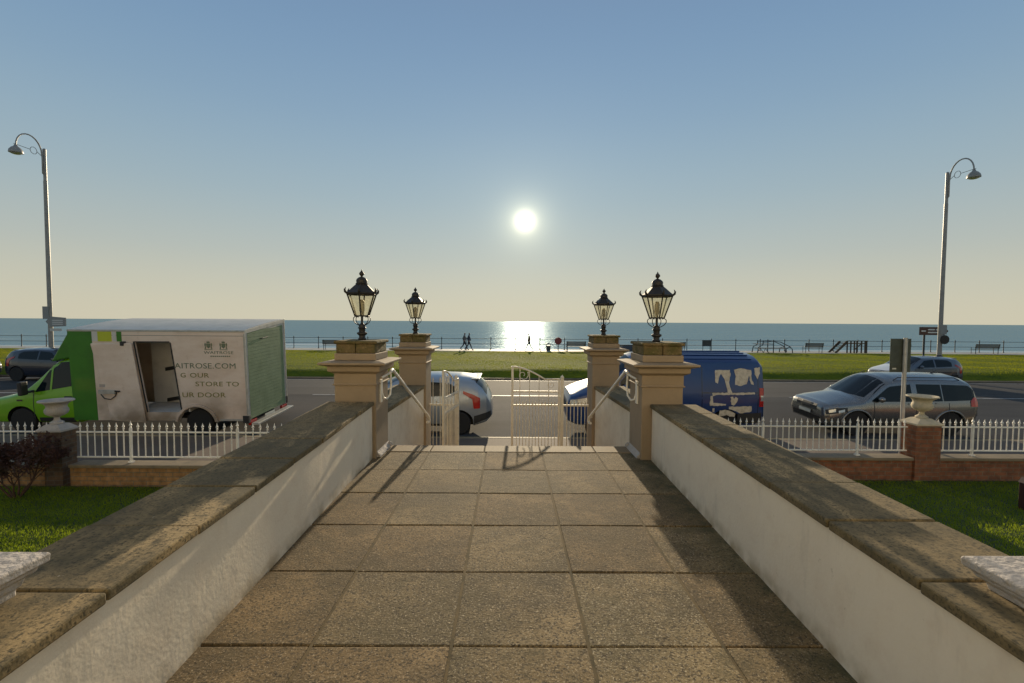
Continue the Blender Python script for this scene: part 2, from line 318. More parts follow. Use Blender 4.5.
# verge: gentle undulating lawn to the promenade
bm = B(); nx, ny = 120, 60
def bank(y): return .30*(.5-.5*math.cos(math.pi*min(1, max(0, (y-23.7)/1.5))))*(1-max(0, y-27)/17.4*.95 if y > 27 else 1)
def vz(x, y): return .11+bank(y)+.05*math.sin(x*.21+1)*math.sin(y*.35)+.03*math.sin(x*.7+y*.5)
g = [[bm.verts.new((-110+220*i/nx, 23.62+(44.4-23.62)*j/ny, (vz(-110+220*i/nx, 23.62+(44.4-23.62)*j/ny) if 0 < j < ny else .13))) for i in range(nx+1)] for j in range(ny+1)]
for j in range(ny):
    for i in range(nx): bm.faces.new([g[j][i], g[j][i+1], g[j+1][i+1], g[j+1][i]])
struct('verge', bm, M['verge'], smooth=60)
bm = B(); box(bm, -160, 160, 44.4, 47.6, -3.2, .15); struct('promenade', bm, M['prom'])
bm = B(); sheet(bm, -400, 400, 47.6, 70, -3.1); struct('beach', bm, M['sand'])

def sea_material():
    m = bpy.data.materials.new('sea water'); m.use_nodes = True; n = m.node_tree.nodes; l = m.node_tree.links; b = n['Principled BSDF']
    b.inputs['Base Color'].default_value = (.085, .165, .215, 1); b.inputs['Roughness'].default_value = .10; b.inputs['IOR'].default_value = 1.33; b.inputs['Specular IOR Level'].default_value = .09; b.inputs['Specular Tint'].default_value = (.55, .85, 1, 1)
    g = n.new('ShaderNodeNewGeometry')
    last = None
    for (sc, st, dist, stretch) in ((.03, 1.0, 1.3, (.35, 1, 1)), (.14, 1.0, .8, (.5, 1, 1)), (.7, 1.0, .26, (.6, 1, 1))):
        mp = n.new('ShaderNodeMapping'); mp.inputs['Scale'].default_value = stretch; l.new(g.outputs['Position'], mp.inputs[0])
        nz = n.new('ShaderNodeTexNoise'); nz.inputs['Scale'].default_value = sc; nz.inputs['Detail'].default_value = 5; nz.inputs['Roughness'].default_value = .6; l.new(mp.outputs[0], nz.inputs[0])
        bp = n.new('ShaderNodeBump'); bp.inputs['Strength'].default_value = st; bp.inputs['Distance'].default_value = dist; l.new(nz.outputs[0], bp.inputs['Height'])
        if last: l.new(last, bp.inputs['Normal'])
        last = bp.outputs[0]
    gl = n.new('ShaderNodeBsdfGlossy'); gl.inputs[0].default_value = (.72, .90, 1, 1); gl.inputs[1].default_value = .12; l.new(last, gl.inputs['Normal']); b.inputs['Specular IOR Level'].default_value = 0
    mixs = n.new('ShaderNodeMixShader'); mixs.inputs[0].default_value = .36; l.new(b.outputs[0], mixs.inputs[1]); l.new(gl.outputs[0], mixs.inputs[2]); l.new(mixs.outputs[0], n['Material Output'].inputs[0])
    # surf foam close to the shore: long thin streaks
    mp = n.new('ShaderNodeMapping'); mp.inputs['Scale'].default_value = (.012, .16, 1); l.new(g.outputs['Position'], mp.inputs[0])
    nz = n.new('ShaderNodeTexNoise'); nz.inputs['Scale'].default_value = 1; nz.inputs['Detail'].default_value = 5; l.new(mp.outputs[0], nz.inputs[0])
    sp = n.new('ShaderNodeSeparateXYZ'); l.new(g.outputs['Position'], sp.inputs[0])
    near = n.new('ShaderNodeMapRange'); near.inputs[1].default_value = 95; near.inputs[2].default_value = 190; near.inputs[3].default_value = .17; near.inputs[4].default_value = 0; l.new(sp.outputs[1], near.inputs[0])
    a = n.new('ShaderNodeMath'); l.new(nz.outputs[0], a.inputs[0]); l.new(near.outputs[0], a.inputs[1])
    fr = n.new('ShaderNodeMapRange'); fr.inputs[1].default_value = .66; fr.inputs[2].default_value = .74; l.new(a.outputs[0], fr.inputs[0])
    mi = n.new('ShaderNodeMix'); mi.data_type = 'RGBA'; mi.inputs[6].default_value = (.085, .165, .215, 1); mi.inputs[7].default_value = (.45, .47, .47, 1); l.new(fr.outputs[0], mi.inputs[0]); l.new(mi.outputs[2], b.inputs['Base Color'])
    return m
bm = B()
ys = [66, 120, 250, 600, 1500, 4000, 12000, 40000]
rows = [[bm.verts.new((k*(y*2.2+400), y, -3.0)) for k in (-1, -.3, .3, 1)] for y in ys]
for a, b in zip(rows, rows[1:]):
    for i in range(3): bm.faces.new([a[i], a[i+1], b[i+1], b[i]])
struct('sea', bm, sea_material())

# garden lawns (slightly raised) either side of the terrace
bm = B(); sheet(bm, -40, -1.85, -6, 7.86, .14, 30, 12); sheet(bm, 1.85, 40, -6, 8.36, .14, 30, 12); struct('lawn', bm, M['soil'])
def blades(name, m, n, xr, yr, z, h, wd, kind='stuff'):
    x = np.random.uniform(*xr, n); y = np.random.uniform(*yr, n); hh = h*np.random.uniform(.5, 1.3, n); a = np.random.uniform(0, 6.28, n)
    lx = np.random.normal(0, .45, n)*hh; ly = np.random.normal(0, .45, n)*hh
    zz = z(x, y) if callable(z) else np.full(n, z)
    co = np.empty((n, 3, 3), np.float32)
    co[:, 0] = np.stack([x-wd*np.cos(a), y-wd*np.sin(a), zz], 1); co[:, 1] = np.stack([x+wd*np.cos(a), y+wd*np.sin(a), zz], 1); co[:, 2] = np.stack([x+lx, y+ly, zz+hh], 1)
    me = bpy.data.meshes.new(name); me.vertices.add(3*n); me.vertices.foreach_set('co', co.ravel())
    me.loops.add(3*n); me.loops.foreach_set('vertex_index', np.arange(3*n, dtype=np.int32))
    me.polygons.add(n); me.polygons.foreach_set('loop_start', np.arange(0, 3*n, 3, dtype=np.int32)); me.update(); me.validate()
    me.materials.append(m); o = bpy.data.objects.new(name, me); COL.objects.link(o); return o
def vzn(x, y): return .105+.30*(.5-.5*np.cos(np.pi*np.clip((y-23.7)/1.5, 0, 1)))*np.where(y > 27, 1-(y-27)/17.4*.95, 1)+.05*np.sin(x*.21+1)*np.sin(y*.35)+.03*np.sin(x*.7+y*.5)
o = blades('lawn_grass', M['blade'], 150000, (-10.5, -1.95), (2.8, 7.8), .135, .045, .005); tag(o, 'short bright green grass on the lawn left of the terrace', 'grass', kind='stuff')
o = blades('lawn_grass', M['blade'], 120000, (1.95, 11), (2.8, 8.3), .135, .045, .005); tag(o, 'shaded green grass on the lawn right of the terrace', 'grass', kind='stuff')
o = blades('verge_grass', M['vblade'], 260000, (-52, 52), (23.66, 44.35), vzn, .035, .014); tag(o, 'sunlit mown grass between the road and the promenade', 'grass', kind='stuff')

# ------------------------------------------------------------------ terrace paving and steps
bm = B(); box(bm, -1.42, 1.42, -4, NOSE-.26, .1, DZ-.012); struct('terrace_bed', bm, M['joint'])
bm = B(); xs = [-1.46, -.859, -.246, .357, .95, 1.50]
row0 = NOSE-.262
yr = [row0-.604*k for k in range(0, 15)]
random.seed(3)
for a, b in zip(yr[1:], yr[:-1]):
    for x0, x1 in zip(xs, xs[1:]):
        g = .0055; dz = random.uniform(-.003, .003); t = random.uniform(-.002, .002)
        z1 = DZ+dz
        hexa(bm, [(x0+g*1.15, a+g, DZ-.05), (x1-g*1.15, a+g, DZ-.05), (x0+g*1.15, b-g, DZ-.05), (x1-g*1.15, b-g, DZ-.05),
                  (x0+g*1.15, a+g, z1-t), (x1-g*1.15, a+g, z1+t), (x0+g*1.15, b-g, z1-t), (x1-g*1.15, b-g, z1+t)])
bm.faces.ensure_lookup_table(); rs_ = random.Random(8)
for i_ in range(0, len(bm.faces), 6):
    k_ = rs_.choice((0, 0, 1, 2))
    for j_ in range(6): bm.faces[i_+j_].material_index = k_
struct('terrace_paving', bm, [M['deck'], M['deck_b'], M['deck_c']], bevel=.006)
bm = B()
for x in xs[1:-1]: box(bm, x-.0075, x+.0075, -4, row0, DZ-.03, DZ-.0035)
struct('paving_mortar', bm, M['mortar'])
# pale nosing slabs and flight of steps
bm = B()
nxs = [-1.40, -.86, -.27, .345, .95, 1.44]
for x0, x1 in zip(nxs, nxs[1:]): box(bm, x0+.003, x1-.003, NOSE-.262, NOSE, DZ-.055, DZ+.004)
struct('step_edging', bm, M['deck_pale'], bevel=.012)
bm = B(); n = 8; rise = (DZ-.10)/(n+0)
for k in range(1, n):
    y0 = NOSE-.02+(k-1)*.29
    box(bm, -1.36, 1.36, y0-.3 if k > 1 else y0-.2, y0+.29, .0, DZ-rise*k-(.05 if k == 0 else 0))
struct('steps', bm, M['deck_pale'], bevel=.01)

# ------------------------------------------------------------------ parapets
def xin(s, y): return (1.335+.0232*(y-1.76)) if s < 0 else (1.385+.029*(y-1.76))    # inner face distance from the middle line
def parapet(s, label):
    t = empty('parapet_wall', (s*1.55, 0, .1), label=label, cat='wall', group='terrace parapet walls')
    def ztop(y): return CAMZ-((.888-.017*(y-1.5)) if s < 0 else .842)
    bm = B(); ys = [-4+k*.7 for k in range(13)]; ys = [y for y in ys if y < 4.7]+[4.74]
    g = []
    for y in ys:
        zt = ztop(y)-.042; X0 = xin(s, y)
        g.append([bm.verts.new((s*(x-1.55), y, z-.1)) for x, z in ((X0, .0), (X0, DZ+.2), (X0, zt), (X0+.43, zt), (X0+.43, .0))])
    for a, b in zip(g, g[1:]):
        for i in range(4): bm.faces.new([a[i], b[i], b[i+1], a[i+1]])
    bm.faces.new(g[0]); bm.faces.new(g[-1][::-1])
    obj('wall', bm, M['render'], t)
    bm = B(); y = 4.745; random.seed(11 if s > 0 else 5)
    while y > -3.9:
        y0 = y-.465; dx = random.uniform(-.003, .003); dzz = random.uniform(-.002, .002); g_ = .003
        a, b = y0+g_, y-g_
        za, zb = ztop(a)+dzz, ztop(b)+dzz+random.uniform(-.003, .003)
        ia, ib = xin(s, a)-.02+dx, xin(s, b)-.02+dx
        P = []
        for th in (-.14, -.1):
            for (q, zz, ii) in ((a, za, ia), (b, zb, ib)):
                for xx in (ii, ii+.475): P.append((s*(xx-1.55), q, zz+th))
        hexa(bm, P); y = y0
    obj('coping', bm, M['coping'], t, bevel=.008)
    return t
parapet(-1, 'long cream rendered parapet wall left of the terrace, its inner face catching the sun')
parapet(1, 'long cream rendered parapet wall right of the terrace, its inner face in shade')
def stairwall(s, label):
    t = empty('stair_wall', (s*1.55, 6.3, .1), label=label, cat='wall', group='low walls beside the steps')
    bm = B(); q = [(5.18, 1.415 if s < 0 else 1.45), (7.34, 1.345 if s < 0 else 1.36)]
    hexa(bm, [(s*(x+o-1.55), y-6.3, z) for z in (-.1, CAMZ-1.06-.1) for (y, x) in q for o in (0, .43)]); obj('wall', bm, M['render_plain'], t)
    bm = B(); z = CAMZ-1.06-.1
    ya = [5.18, 5.92, 6.66, 7.34]
    def xi(y): return q[0][1]+(q[1][1]-q[0][1])*(y-5.18)/2.16-.02
    for a, b in zip(ya, ya[1:]): hexa(bm, [(s*(xi(y)+o-1.55), y-6.3, zz) for zz in (z+.001, z+.05) for y in (a+.003, b-.003) for o in (0, .48)])
    obj('coping', bm, M['coping'], t, bevel=.008)
stairwall(-1, 'low rendered wall beside the steps between the two left pillars')
stairwall(1, 'low rendered wall beside the steps between the two right pillars')

# ------------------------------------------------------------------ pillars and lanterns
def make_pillar():
    t = empty('gate_pillar')
    # local: inner side towards +x ... symmetrical, centre at 0, base at Z=0 ; half sizes .215 x .235
    bm = B(); hx, hy = .212, .235; H = CAMZ-.10
    def blk(o, z0, z1, bm_=None): box(bm_ or bm, -hx-o, hx+o, -hy-o, hy+o, CAMZ-z0-.1, CAMZ-z1-.1)
    blk(0, 2.9, .655); obj('shaft', bm, M['pier'], t, bevel=.008)
    bm = B(); prof = [(.0, .668), (.016, .664), (.016, .652), (.004, .648), (.004, .545), (.02, .535), (.05, .52), (.055, .515), (.055, .468), (.07, .462), (.105, .452), (.125, .445), (.125, .425), (.04, .41), (.0, .41)]
    prev = None; first = None
    for (o, z) in prof:
        ring = [bm.verts.new((sx*(hx+o), sy*(hy+o), CAMZ-z-.1)) for sx, sy in ((-1, -1), (1, -1), (1, 1), (-1, 1))]
        if prev:
            for i in range(4): bm.faces.new([prev[i], prev[(i+1) % 4], ring[(i+1) % 4], ring[i]])
        else: first = ring
        prev = ring
    bm.faces.new(prev); bm.faces.new(first[::-1]); obj('cornice', bm, M['pier'], t, bevel=.004)
    bm = B(); box(bm, -hx, hx, -hy, hy, CAMZ-.408-.1, CAMZ-.338-.1); obj('plinth', bm, M['pier'], t, bevel=.006)
    bm = B(); box(bm, -hx+.012, -.003, -hy+.012, hy-.012, CAMZ-.337-.1, CAMZ-.241-.1); box(bm, .003, hx-.012, -hy+.012, hy-.012, CAMZ-.337-.1, CAMZ-.241-.1)
    obj('stone_block', bm, M['moss'], t, bevel=.01)
    bm = B(); box(bm, -hx-.008, hx+.012, -hy-.004, hy+.006, CAMZ-.240-.1, CAMZ-.208-.1); obj('cap_slab', bm, M['moss'], t, bevel=.012)
    return t
LY = CAMZ-.208
def make_lantern():
    t = empty('lantern'); u = .00127
    def Z(py): return (650-py)*u
    bm = B(); lathe(bm, [(30*u, Z(650)), (34*u, Z(640)), (26*u, Z(630)), (26*u, Z(612)), (42*u, Z(600)), (42*u, Z(588)), (26*u, Z(580)), (26*u, Z(560)), (34*u, Z(548)), (28*u, Z(538)), (28*u, Z(522)), (16*u, Z(515)), (10*u, Z(505)), (10*u, Z(452))], 16)
    obj('stem', bm, M['iron'], t, smooth=40)
    for k in range(4):
        a = math.pi/4+math.pi/2*k; bm = B(); pts = []
        for (r, py) in ((20, 525), (40, 522), (68, 505), (84, 482), (82, 464), (64, 452), (48, 458)):
            pts.append((r*u*math.cos(a), r*u*math.sin(a), Z(py)))
        tube(bm, pts, .0045, 6); obj('scroll', bm, M['iron'], t, smooth=60)
    n = 6; ph = .5
    def ring(r, py): return [Vector((r*u*math.cos(2*math.pi*(i+ph)/n), r*u*math.sin(2*math.pi*(i+ph)/n), Z(py))) for i in range(n)]
    lo, hi = ring(60, 448), ring(124, 268)
    bm = B()
    for a, b in zip(lo, hi): tube(bm, [a, b], .0075, 6)
    for rg in (lo, hi):
        for i in range(n): tube(bm, [rg[i], rg[(i+1) % n]], .008, 6)
    for i in range(n): tube(bm, [lo[i], (0, 0, Z(448))], .005, 6)
    obj('frame', bm, M['iron'], t, smooth=50)
    lo2, hi2 = ring(56, 446), ring(119, 270)
    for i in range(n):
        bm = B(); q = [lo2[i], lo2[(i+1) % n], hi2[(i+1) % n], hi2[i]]; bm.faces.new([bm.verts.new(p) for p in q])
        nv = (q[1]-q[0]).cross(q[3]-q[0]).normalized()*-.003
        ex = bmesh.ops.extrude_face_region(bm, geom=bm.faces[:]); bmesh.ops.translate(bm, vec=nv, verts=[v for v in ex['geom'] if isinstance(v, bmesh.types.BMVert)])
        obj('glass_pane', bm, M['lamp_glass'], t)
    bm = B(); lathe(bm, [(14*u, Z(446)), (12*u, Z(430)), (22*u, Z(400)), (22*u, Z(330)), (10*u, Z(310))], 12); obj('gas_mantle', bm, M['bulb'], t, smooth=50)
    bm = B(); lathe(bm, [(118*u, Z(266)), (132*u, Z(262)), (132*u, Z(254)), (112*u, Z(240)), (84*u, Z(214)), (64*u, Z(196)), (50*u, Z(184))], 6, phase=.5)
    lathe(bm, [(48*u, Z(186)), (52*u, Z(178)), (44*u, Z(172)), (46*u, Z(150)), (40*u, Z(138)), (26*u, Z(126)), (12*u, Z(120))], 16)
    obj('roof', bm, M['iron'], t, smooth=35)
    for i in range(n):
        a = 2*math.pi*(i+ph)/n; c, s_ = math.cos(a), math.sin(a); bm = B()
        tube(bm, [(126*u*c, 126*u*s_, Z(262)), (140*u*c, 140*u*s_, Z(248)), (144*u*c, 144*u*s_, Z(232)), (134*u*c, 134*u*s_, Z(212))], [.010, .013, .010, .002], 6); obj('corner_horn', bm, M['iron'], t, smooth=60)
    bm = B(); lathe(bm, [(10*u, Z(124)), (8*u, Z(116)), (14*u, Z(108)), (22*u, Z(98)), (20*u, Z(88)), (8*u, Z(74)), (0.5*u, Z(58))], 10); obj('finial', bm, M['iron'], t, smooth=50)
    return t
pil = make_pillar(); lan = make_lantern()
pl = [(-1, 4.985, 'tan painted pillar at the terrace end of the steps, left of the walkway, {}'), ]
for i, (s, y, lb, ll) in enumerate([
        (-1, 4.985, 'nearer left pillar, tan painted with mossy stone cap, at the end of the left parapet', 'large black iron lantern on the nearer left pillar'),
        (-1, 7.53, 'farther left pillar, tan painted, beside the open gate leaf', 'small looking black lantern on the farther left pillar by the open gate'),
        (1, 7.53, 'farther right pillar, tan painted, beside the closed gate', 'small looking black lantern on the farther right pillar by the closed gate'),
        (1, 4.985, 'nearer right pillar, tan painted with mossy stone cap, at the end of the right parapet', 'large black iron lantern on the nearer right pillar')]):
    p = pil if i == 0 else copy_tree(pil); p.location = (s*(1.578 if y < 6 else 1.522), y, .1); tag(p, lb, 'pillar', 'four tan pillars beside the steps')
    if s < 0: p.rotation_euler.z = 0
    q = lan if i == 0 else copy_tree(lan); q.location = (s*(1.578 if y < 6 else 1.522), y, LY); q.rotation_euler.z = R([8, -5, 12, 3][i]); tag(q, ll, 'lantern', 'black lanterns on the pillars')

# handrails
def handrail(s, label):
    t = empty('handrail', (s*1.24, 5.1, DZ), label=label, cat='handrail', group='white handrails over the steps')
    def P(x, y, z): return (s*(x+(.055*(7.1-min(y, 7.1))/2.1)-1.24), y-5.1, CAMZ-z-DZ)
    bm = B(); tube(bm, [P(1.235, 5.02, .56), P(1.235, 5.10, .535), P(1.235, 7.10, 1.47), P(1.235, 7.16, 1.53), P(1.24, 7.13, 1.56), P(1.25, 7.06, 1.55)], .019, 10)
    obj('rail', bm, M['white'], t, smooth=60)
    bm = B(); tube(bm, [P(1.235, 5.04, .56), P(1.235, 5.06, .70), P(1.24, 5.04, .80), P(1.26, 4.98, .84), P(1.28, 4.92, .82), P(1.295, 4.90, .74)], .011, 8)
    tube(bm, [P(1.235, 5.02, .565), P(1.29, 4.90, .60)], .012, 8)
    obj('bracket', bm, M['white'], t, smooth=60)
    bm = B(); box(bm, *sorted((s*(1.345-1.24), s*(1.364-1.24))), 4.87-5.1, 4.93-5.1, CAMZ-.86-DZ, CAMZ-.62-DZ); obj('wall_plate', bm, M['white'], t, bevel=.003)
    bm = B(); tube(bm, [P(1.235, 7.05, 1.46), P(1.26, 7.2, 1.50), P(1.32, 7.31, 1.50)], .011, 8); obj('bracket', bm, M['white'], t, smooth=60)
handrail(-1, 'white tubular handrail sloping down beside the left pillars')
handrail(1, 'white tubular handrail sloping down beside the right pillars')
for s, lb in ((-1, 'small chipped white plaster shoe at the foot of the nearer left pillar'), (1, 'small chipped white plaster shoe at the foot of the nearer right pillar')):
    bm = B(); x = s*1.365
    prism(bm, [(0, 0), (-s*.035, 0), (-s*.03, .025), (-s*.012, .035), (0, .06)], -.22, .22, 'y'); lathe(bm, [(.0, -.0), (.025, .01), (.03, .03), (.015, .05), (0, .06)], 8, (-s*.022, .20, 0))
    o = obj('pillar_shoe', bm, M['stone_white'], smooth=50); o.location = (x, 5.0, DZ+.004); tag(o, lb, 'plinth', 'white shoes at the feet of the pillars')

# ------------------------------------------------------------------ gate
GZ = .10; GY = 7.6
def top_gate(z): return CAMZ-z-GZ
def spear(bm, x, y, z, s=1.0):
    lathe(bm, [(.004*s, 0), (.013*s, .010*s), (.006*s, .022*s), (.017*s, .038*s), (.008*s, .06*s), (.001, .098*s)], 8, (x, y, z))
def gate_leaf(name_label, w_=.80):
    """leaf hinged at local x=0, free (tall) stile at x=w"""
    t = empty('gate_leaf', label=name_label, cat='gate', group='cream iron gate leaves')
    H = top_gate(.735); hl = top_gate(.94)
    bm = B(); box(bm, w_-.036, w_, -.018, .018, .03, H); obj('stile', bm, M['gatepaint'], t); bm = B(); box(bm, 0, .03, -.016, .016, .03, hl); obj('stile', bm, M['gatepaint'], t)
    bm = B(); pts = [(w_-.01, 0, H+.0)]+[(w_-.03-.52*k/10, 0, H-.005-.205*(k/10)**1.7) for k in range(11)]+[(0, 0, hl)]
    tube(bm, pts, .013, 8); obj('top_rail', bm, M['gatepaint'], t, smooth=60)
    bm = B()
    bm.free()
    for z in (top_gate(1.15), top_gate(1.375), .10): bm = B(); box(bm, .03, w_-.036, -.009, .009, z-.014, z+.014); obj('cross_rail', bm, M['gatepaint'], t)
    n = 7
    for k in range(1, n*2):
        x = .03+(w_-.066)*k/(n*2)
        xt = (w_-.03-x)/.52
        zt = hl if xt > 1 else H-.005-.205*max(xt, 0)**1.7
        bm = B()
        if k % 3 == 0: tube(bm, [(x, 0, .1), (x, 0, zt)], .0065, 6)
        else: tube(bm, [(x, 0, .1), (x, 0, top_gate(1.37))], .0055, 6); spear(bm, x, 0, top_gate(1.37)-.002, .9)
        obj('bar', bm, M['gatepaint'], t, smooth=60)
    bm = B(); c = (w_-.19, H-.14); pts = [(c[0]+(.095-.0065*k)*math.cos(R(150+k*38)), 0, c[1]+(.095-.0065*k)*math.sin(R(150+k*38))) for k in range(13)]
    tube(bm, pts, .006, 6); obj('scroll', bm, M['gatepaint'], t, smooth=60); bm = B()
    c = (.14, hl-.09); pts = [(c[0]+(.065-.005*k)*math.cos(R(20-k*38)), 0, c[1]+(.065-.005*k)*math.sin(R(20-k*38))) for k in range(12)]; tube(bm, pts, .005, 6)
    obj('scroll', bm, M['gatepaint'], t, smooth=60)
    return t
g1 = gate_leaf('closed right leaf of the cream iron entrance gate, arched top with scroll'); g1.location = (.835, GY, GZ); g1.rotation_euler.z = math.pi
g2 = gate_leaf('open left leaf of the cream iron entrance gate, swung in towards the steps'); g2.location = (-.835, GY, GZ); g2.rotation_euler.z = R(-100)
for s, lb in ((-1, 'fixed iron side panel left of the gate, with its gatepost, against the farther left pillar'), (1, 'fixed iron side panel right of the gate, with its gatepost, against the farther right pillar')):
    t = empty('gate_side_panel', (s*.87, GY, GZ), label=lb, cat='railing', group='fixed side panels of the gate')
    bm = B(); box(bm, -.024, .024, -.024, .024, 0, top_gate(.92)); lathe(bm, [(.03, 0), (.03, .015), (.018, .03), (.003, .045)], 10, (0, 0, top_gate(.92))); obj('gatepost', bm, M['gatepaint'], t)
    for z in (top_gate(1.375), .12): bm = B(); box(bm, *sorted((s*.024, s*.44)), -.010, .010, z-.014, z+.014); obj('cross_rail', bm, M['gatepaint'], t)
    for k in range(1, 7):
        x = s*(.024+.416*k/7); hi = top_gate(.98) if k % 2 == 0 and s < 0 else top_gate(1.36)
        bm = B(); tube(bm, [(x, 0, .02), (x, 0, hi)], .0075, 6); spear(bm, x, 0, hi-.012, .9); obj('bar', bm, M['gatepaint'], t, smooth=60)

# ------------------------------------------------------------------ front garden walls, railings, piers, urns
def garden_wall(x0, x1, y, ztop, m, label, zb=.0):
    t = empty('garden_wall', ((x0+x1)/2, y, 0), label=label, cat='wall', group='low brick garden walls'); h = (x1-x0)/2
    bm = B(); box(bm, -h, h, -.11, .11, zb, ztop-.055); obj('brickwork', bm, m, t)
    bm = B(); n = max(1, round((x1-x0)/.9)); 
    for k in range(n): box(bm, -h+2*h*k/n+.002, -h+2*h*(k+1)/n-.002, -.15, .15, ztop-.054, ztop)
    obj('coping', bm, M['kerb'], t, bevel=.008)
def railing(x0, x1, y, zc, zr0, zr1, zt, pitch, posts, label):
    t = empty('railing', ((x0+x1)/2, y, zc), label=label, cat='railing', group='white spearhead railings on the garden walls'); cx = (x0+x1)/2
    bm = B()
    for z in (zr0, zr1): box(bm, x0-cx, x1-cx, -.012, .012, z-zc-.011, z-zc+.011)
    obj('rail', bm, M['white'], t)
    x = x0+pitch*.5; bars = 0
    post_x = [p-cx for p in posts]
    while x < x1:
        lx = x-cx
        if all(abs(lx-p) > pitch*.4 for p in post_x):
            bm = B(); tube(bm, [(lx, 0, zr0-zc-.01), (lx, 0, zt-zc-.088)], .0095, 8); spear(bm, lx, 0, zt-zc-.092, 1.25); obj('bar', bm, M['white'], t, smooth=50)
        x += pitch
    for p in post_x:
        bm = B(); box(bm, p-.017, p+.017, -.017, .017, .0, zt-zc-.07); box(bm, p-.035, p+.035, -.035, .035, 0, .025); spear(bm, p, 0, zt-zc-.072, 1.4); obj('post', bm, M['white'], t)
garden_wall(-7.50, -1.80, 8.0, .51, M['brick_l'], 'low buff brick garden wall between the left urn pier and the steps')
garden_wall(-15, -7.94, 8.0, .51, M['brick_l'], 'low buff brick garden wall behind the shrub at the far left')
garden_wall(1.80, 7.40, 8.5, .56, M['brick_r'], 'low red brick garden wall between the steps and the right urn pier')
garden_wall(7.86, 15, 8.5, .56, M['brick_r'], 'low red brick garden wall to the right of the right urn pier')
railing(-7.47, -1.85, 8.0, .512, .61, 1.045, 1.185, .124, [-6.54, -4.7, -2.9], 'white spearhead railing behind the left parapet, in front of the delivery truck')
railing(-13.5, -7.97, 8.0, .512, .61, 1.045, 1.185, .124, [-9.8, -11.7], 'white spearhead railing left of the left urn, behind the shrub')
railing(1.85, 7.38, 8.5, .562, .66, 1.10, 1.225, .113, [2.7, 4.70, 6.46], 'white spearhead railing between the steps and the right urn pier')
railing(7.90, 13.5, 8.5, .562, .66, 1.10, 1.225, .108, [8.60, 10.45], 'white spearhead railing to the right of the right urn pier')
def urn_pier(x0, x1, y0, y1, m, zt, label, ulabel, mu):
    cx, cy = (x0+x1)/2, (y0+y1)/2
    t = empty('brick_pier', (cx, cy, .1), label=label, cat='pier', group='brick piers carrying urns')
    bm = B(); box(bm, x0-cx, x1-cx, y0-cy, y1-cy, -.05, zt-.1); obj('brickwork', bm, m, t)
    bm = B(); hx, hy = (x1-x0)/2+.015, (y1-y0)/2+.03; z = zt-.1
    a = [bm.verts.new((sx*hx, sy*hy, z+.001)) for sx, sy in ((-1, -1), (1, -1), (1, 1), (-1, 1))]
    b = [bm.verts.new((sx*hx, sy*hy, z+.035)) for sx, sy in ((-1, -1), (1, -1), (1, 1), (-1, 1))]
    c = [bm.verts.new((sx*.11, sy*.11, z+.115)) for sx, sy in ((-1, -1), (1, -1), (1, 1), (-1, 1))]
    bm.faces.new(a[::-1]); bm.faces.new(c)
    for p, q in ((a, b), (b, c)):
        for i in range(4): bm.faces.new([p[i], p[(i+1) % 4], q[(i+1) % 4], q[i]])
    obj('cap', bm, mu, t, bevel=.006)
    u = empty('urn', (cx, cy, zt+.118), label=ulabel, cat='urn', group='classical garden urns on the brick piers')
    bm = B(); lathe(bm, [(.115, 0), (.115, .03), (.09, .045), (.055, .065), (.045, .10), (.05, .12), (.075, .135)], 24); obj('foot', bm, mu, u, smooth=40)
    bm = B(); n = 40; prof = [(.06, .135), (.115, .15), (.165, .185), (.185, .23), (.18, .27), (.165, .30), (.17, .34), (.20, .375), (.25, .40), (.285, .41), (.29, .425), (.275, .438), (.25, .43), (.19, .39), (.15, .33), (.0, .32)]
    rings = []
    for j, (r, z) in enumerate(prof):
        rings.append([bm.verts.new(((r*(1+(.045 if (i % 2 and 1 <= j <= 4) else 0)))*math.cos(2*math.pi*i/n), (r*(1+(.045 if (i % 2 and 1 <= j <= 4) else 0)))*math.sin(2*math.pi*i/n), z)) for i in range(n)])
    for a, b in zip(rings, rings[1:]):
        for i in range(n): bm.faces.new([a[i], a[(i+1) % n], b[(i+1) % n], b[i]])
    bm.faces.new(rings[0][::-1]); obj('bowl', bm, mu, u, smooth=50); u.scale = (.84, .84, .95)
urn_pier(-8.04, -7.64, 7.9, 8.18, M['brick_dk'], 1.06, 'sooty brick pier carrying the left urn, half hidden by the shrub', 'pale stone urn on the left brick pier, in front of the green cab', M['stone_white'])
urn_pier(7.42, 7.88, 8.35, 8.68, M['brick_r'], 1.15, 'red brick pier carrying the right urn', 'buff stone urn on the right brick pier, in front of the silver estate car', M['urn'])

# white pedestal caps standing on the parapets near the camera
for s, lb in ((-1, 'white plaster pedestal cap at the lower left edge, on the left parapet'), (1, 'white plaster pedestal cap at the lower right edge, on the right parapet')):
    t = empty('pedestal', (s*1.78, 1.2, CAMZ-.86), label=lb, cat='pedestal', group='white pedestals on the parapets')
    bm = B(); prev = None
    prof = [(.235, 0), (.235, .02), (.245, .03), (.25, .05), (.268, .062), (.272, .075), (.29, .085), (.292, .11), (.286, .115)]
    for (h, z) in prof:
        ring = [bm.verts.new((sx*h, sy*h, z-.012)) for sx, sy in ((-1, -1), (1, -1), (1, 1), (-1, 1))]
        if prev:
            for i in range(4): bm.faces.new([prev[i], prev[(i+1) % 4], ring[(i+1) % 4], ring[i]])
        else: bm.faces.new(ring[::-1])
        prev = ring
    bm.faces.new(prev); obj('cap', bm, M['stone_white'], t, bevel=.004)
    bm = B(); box(bm, -.185, .185, -.185, .185, -.03, -.013); obj('base', bm, M['stone_white'], t)

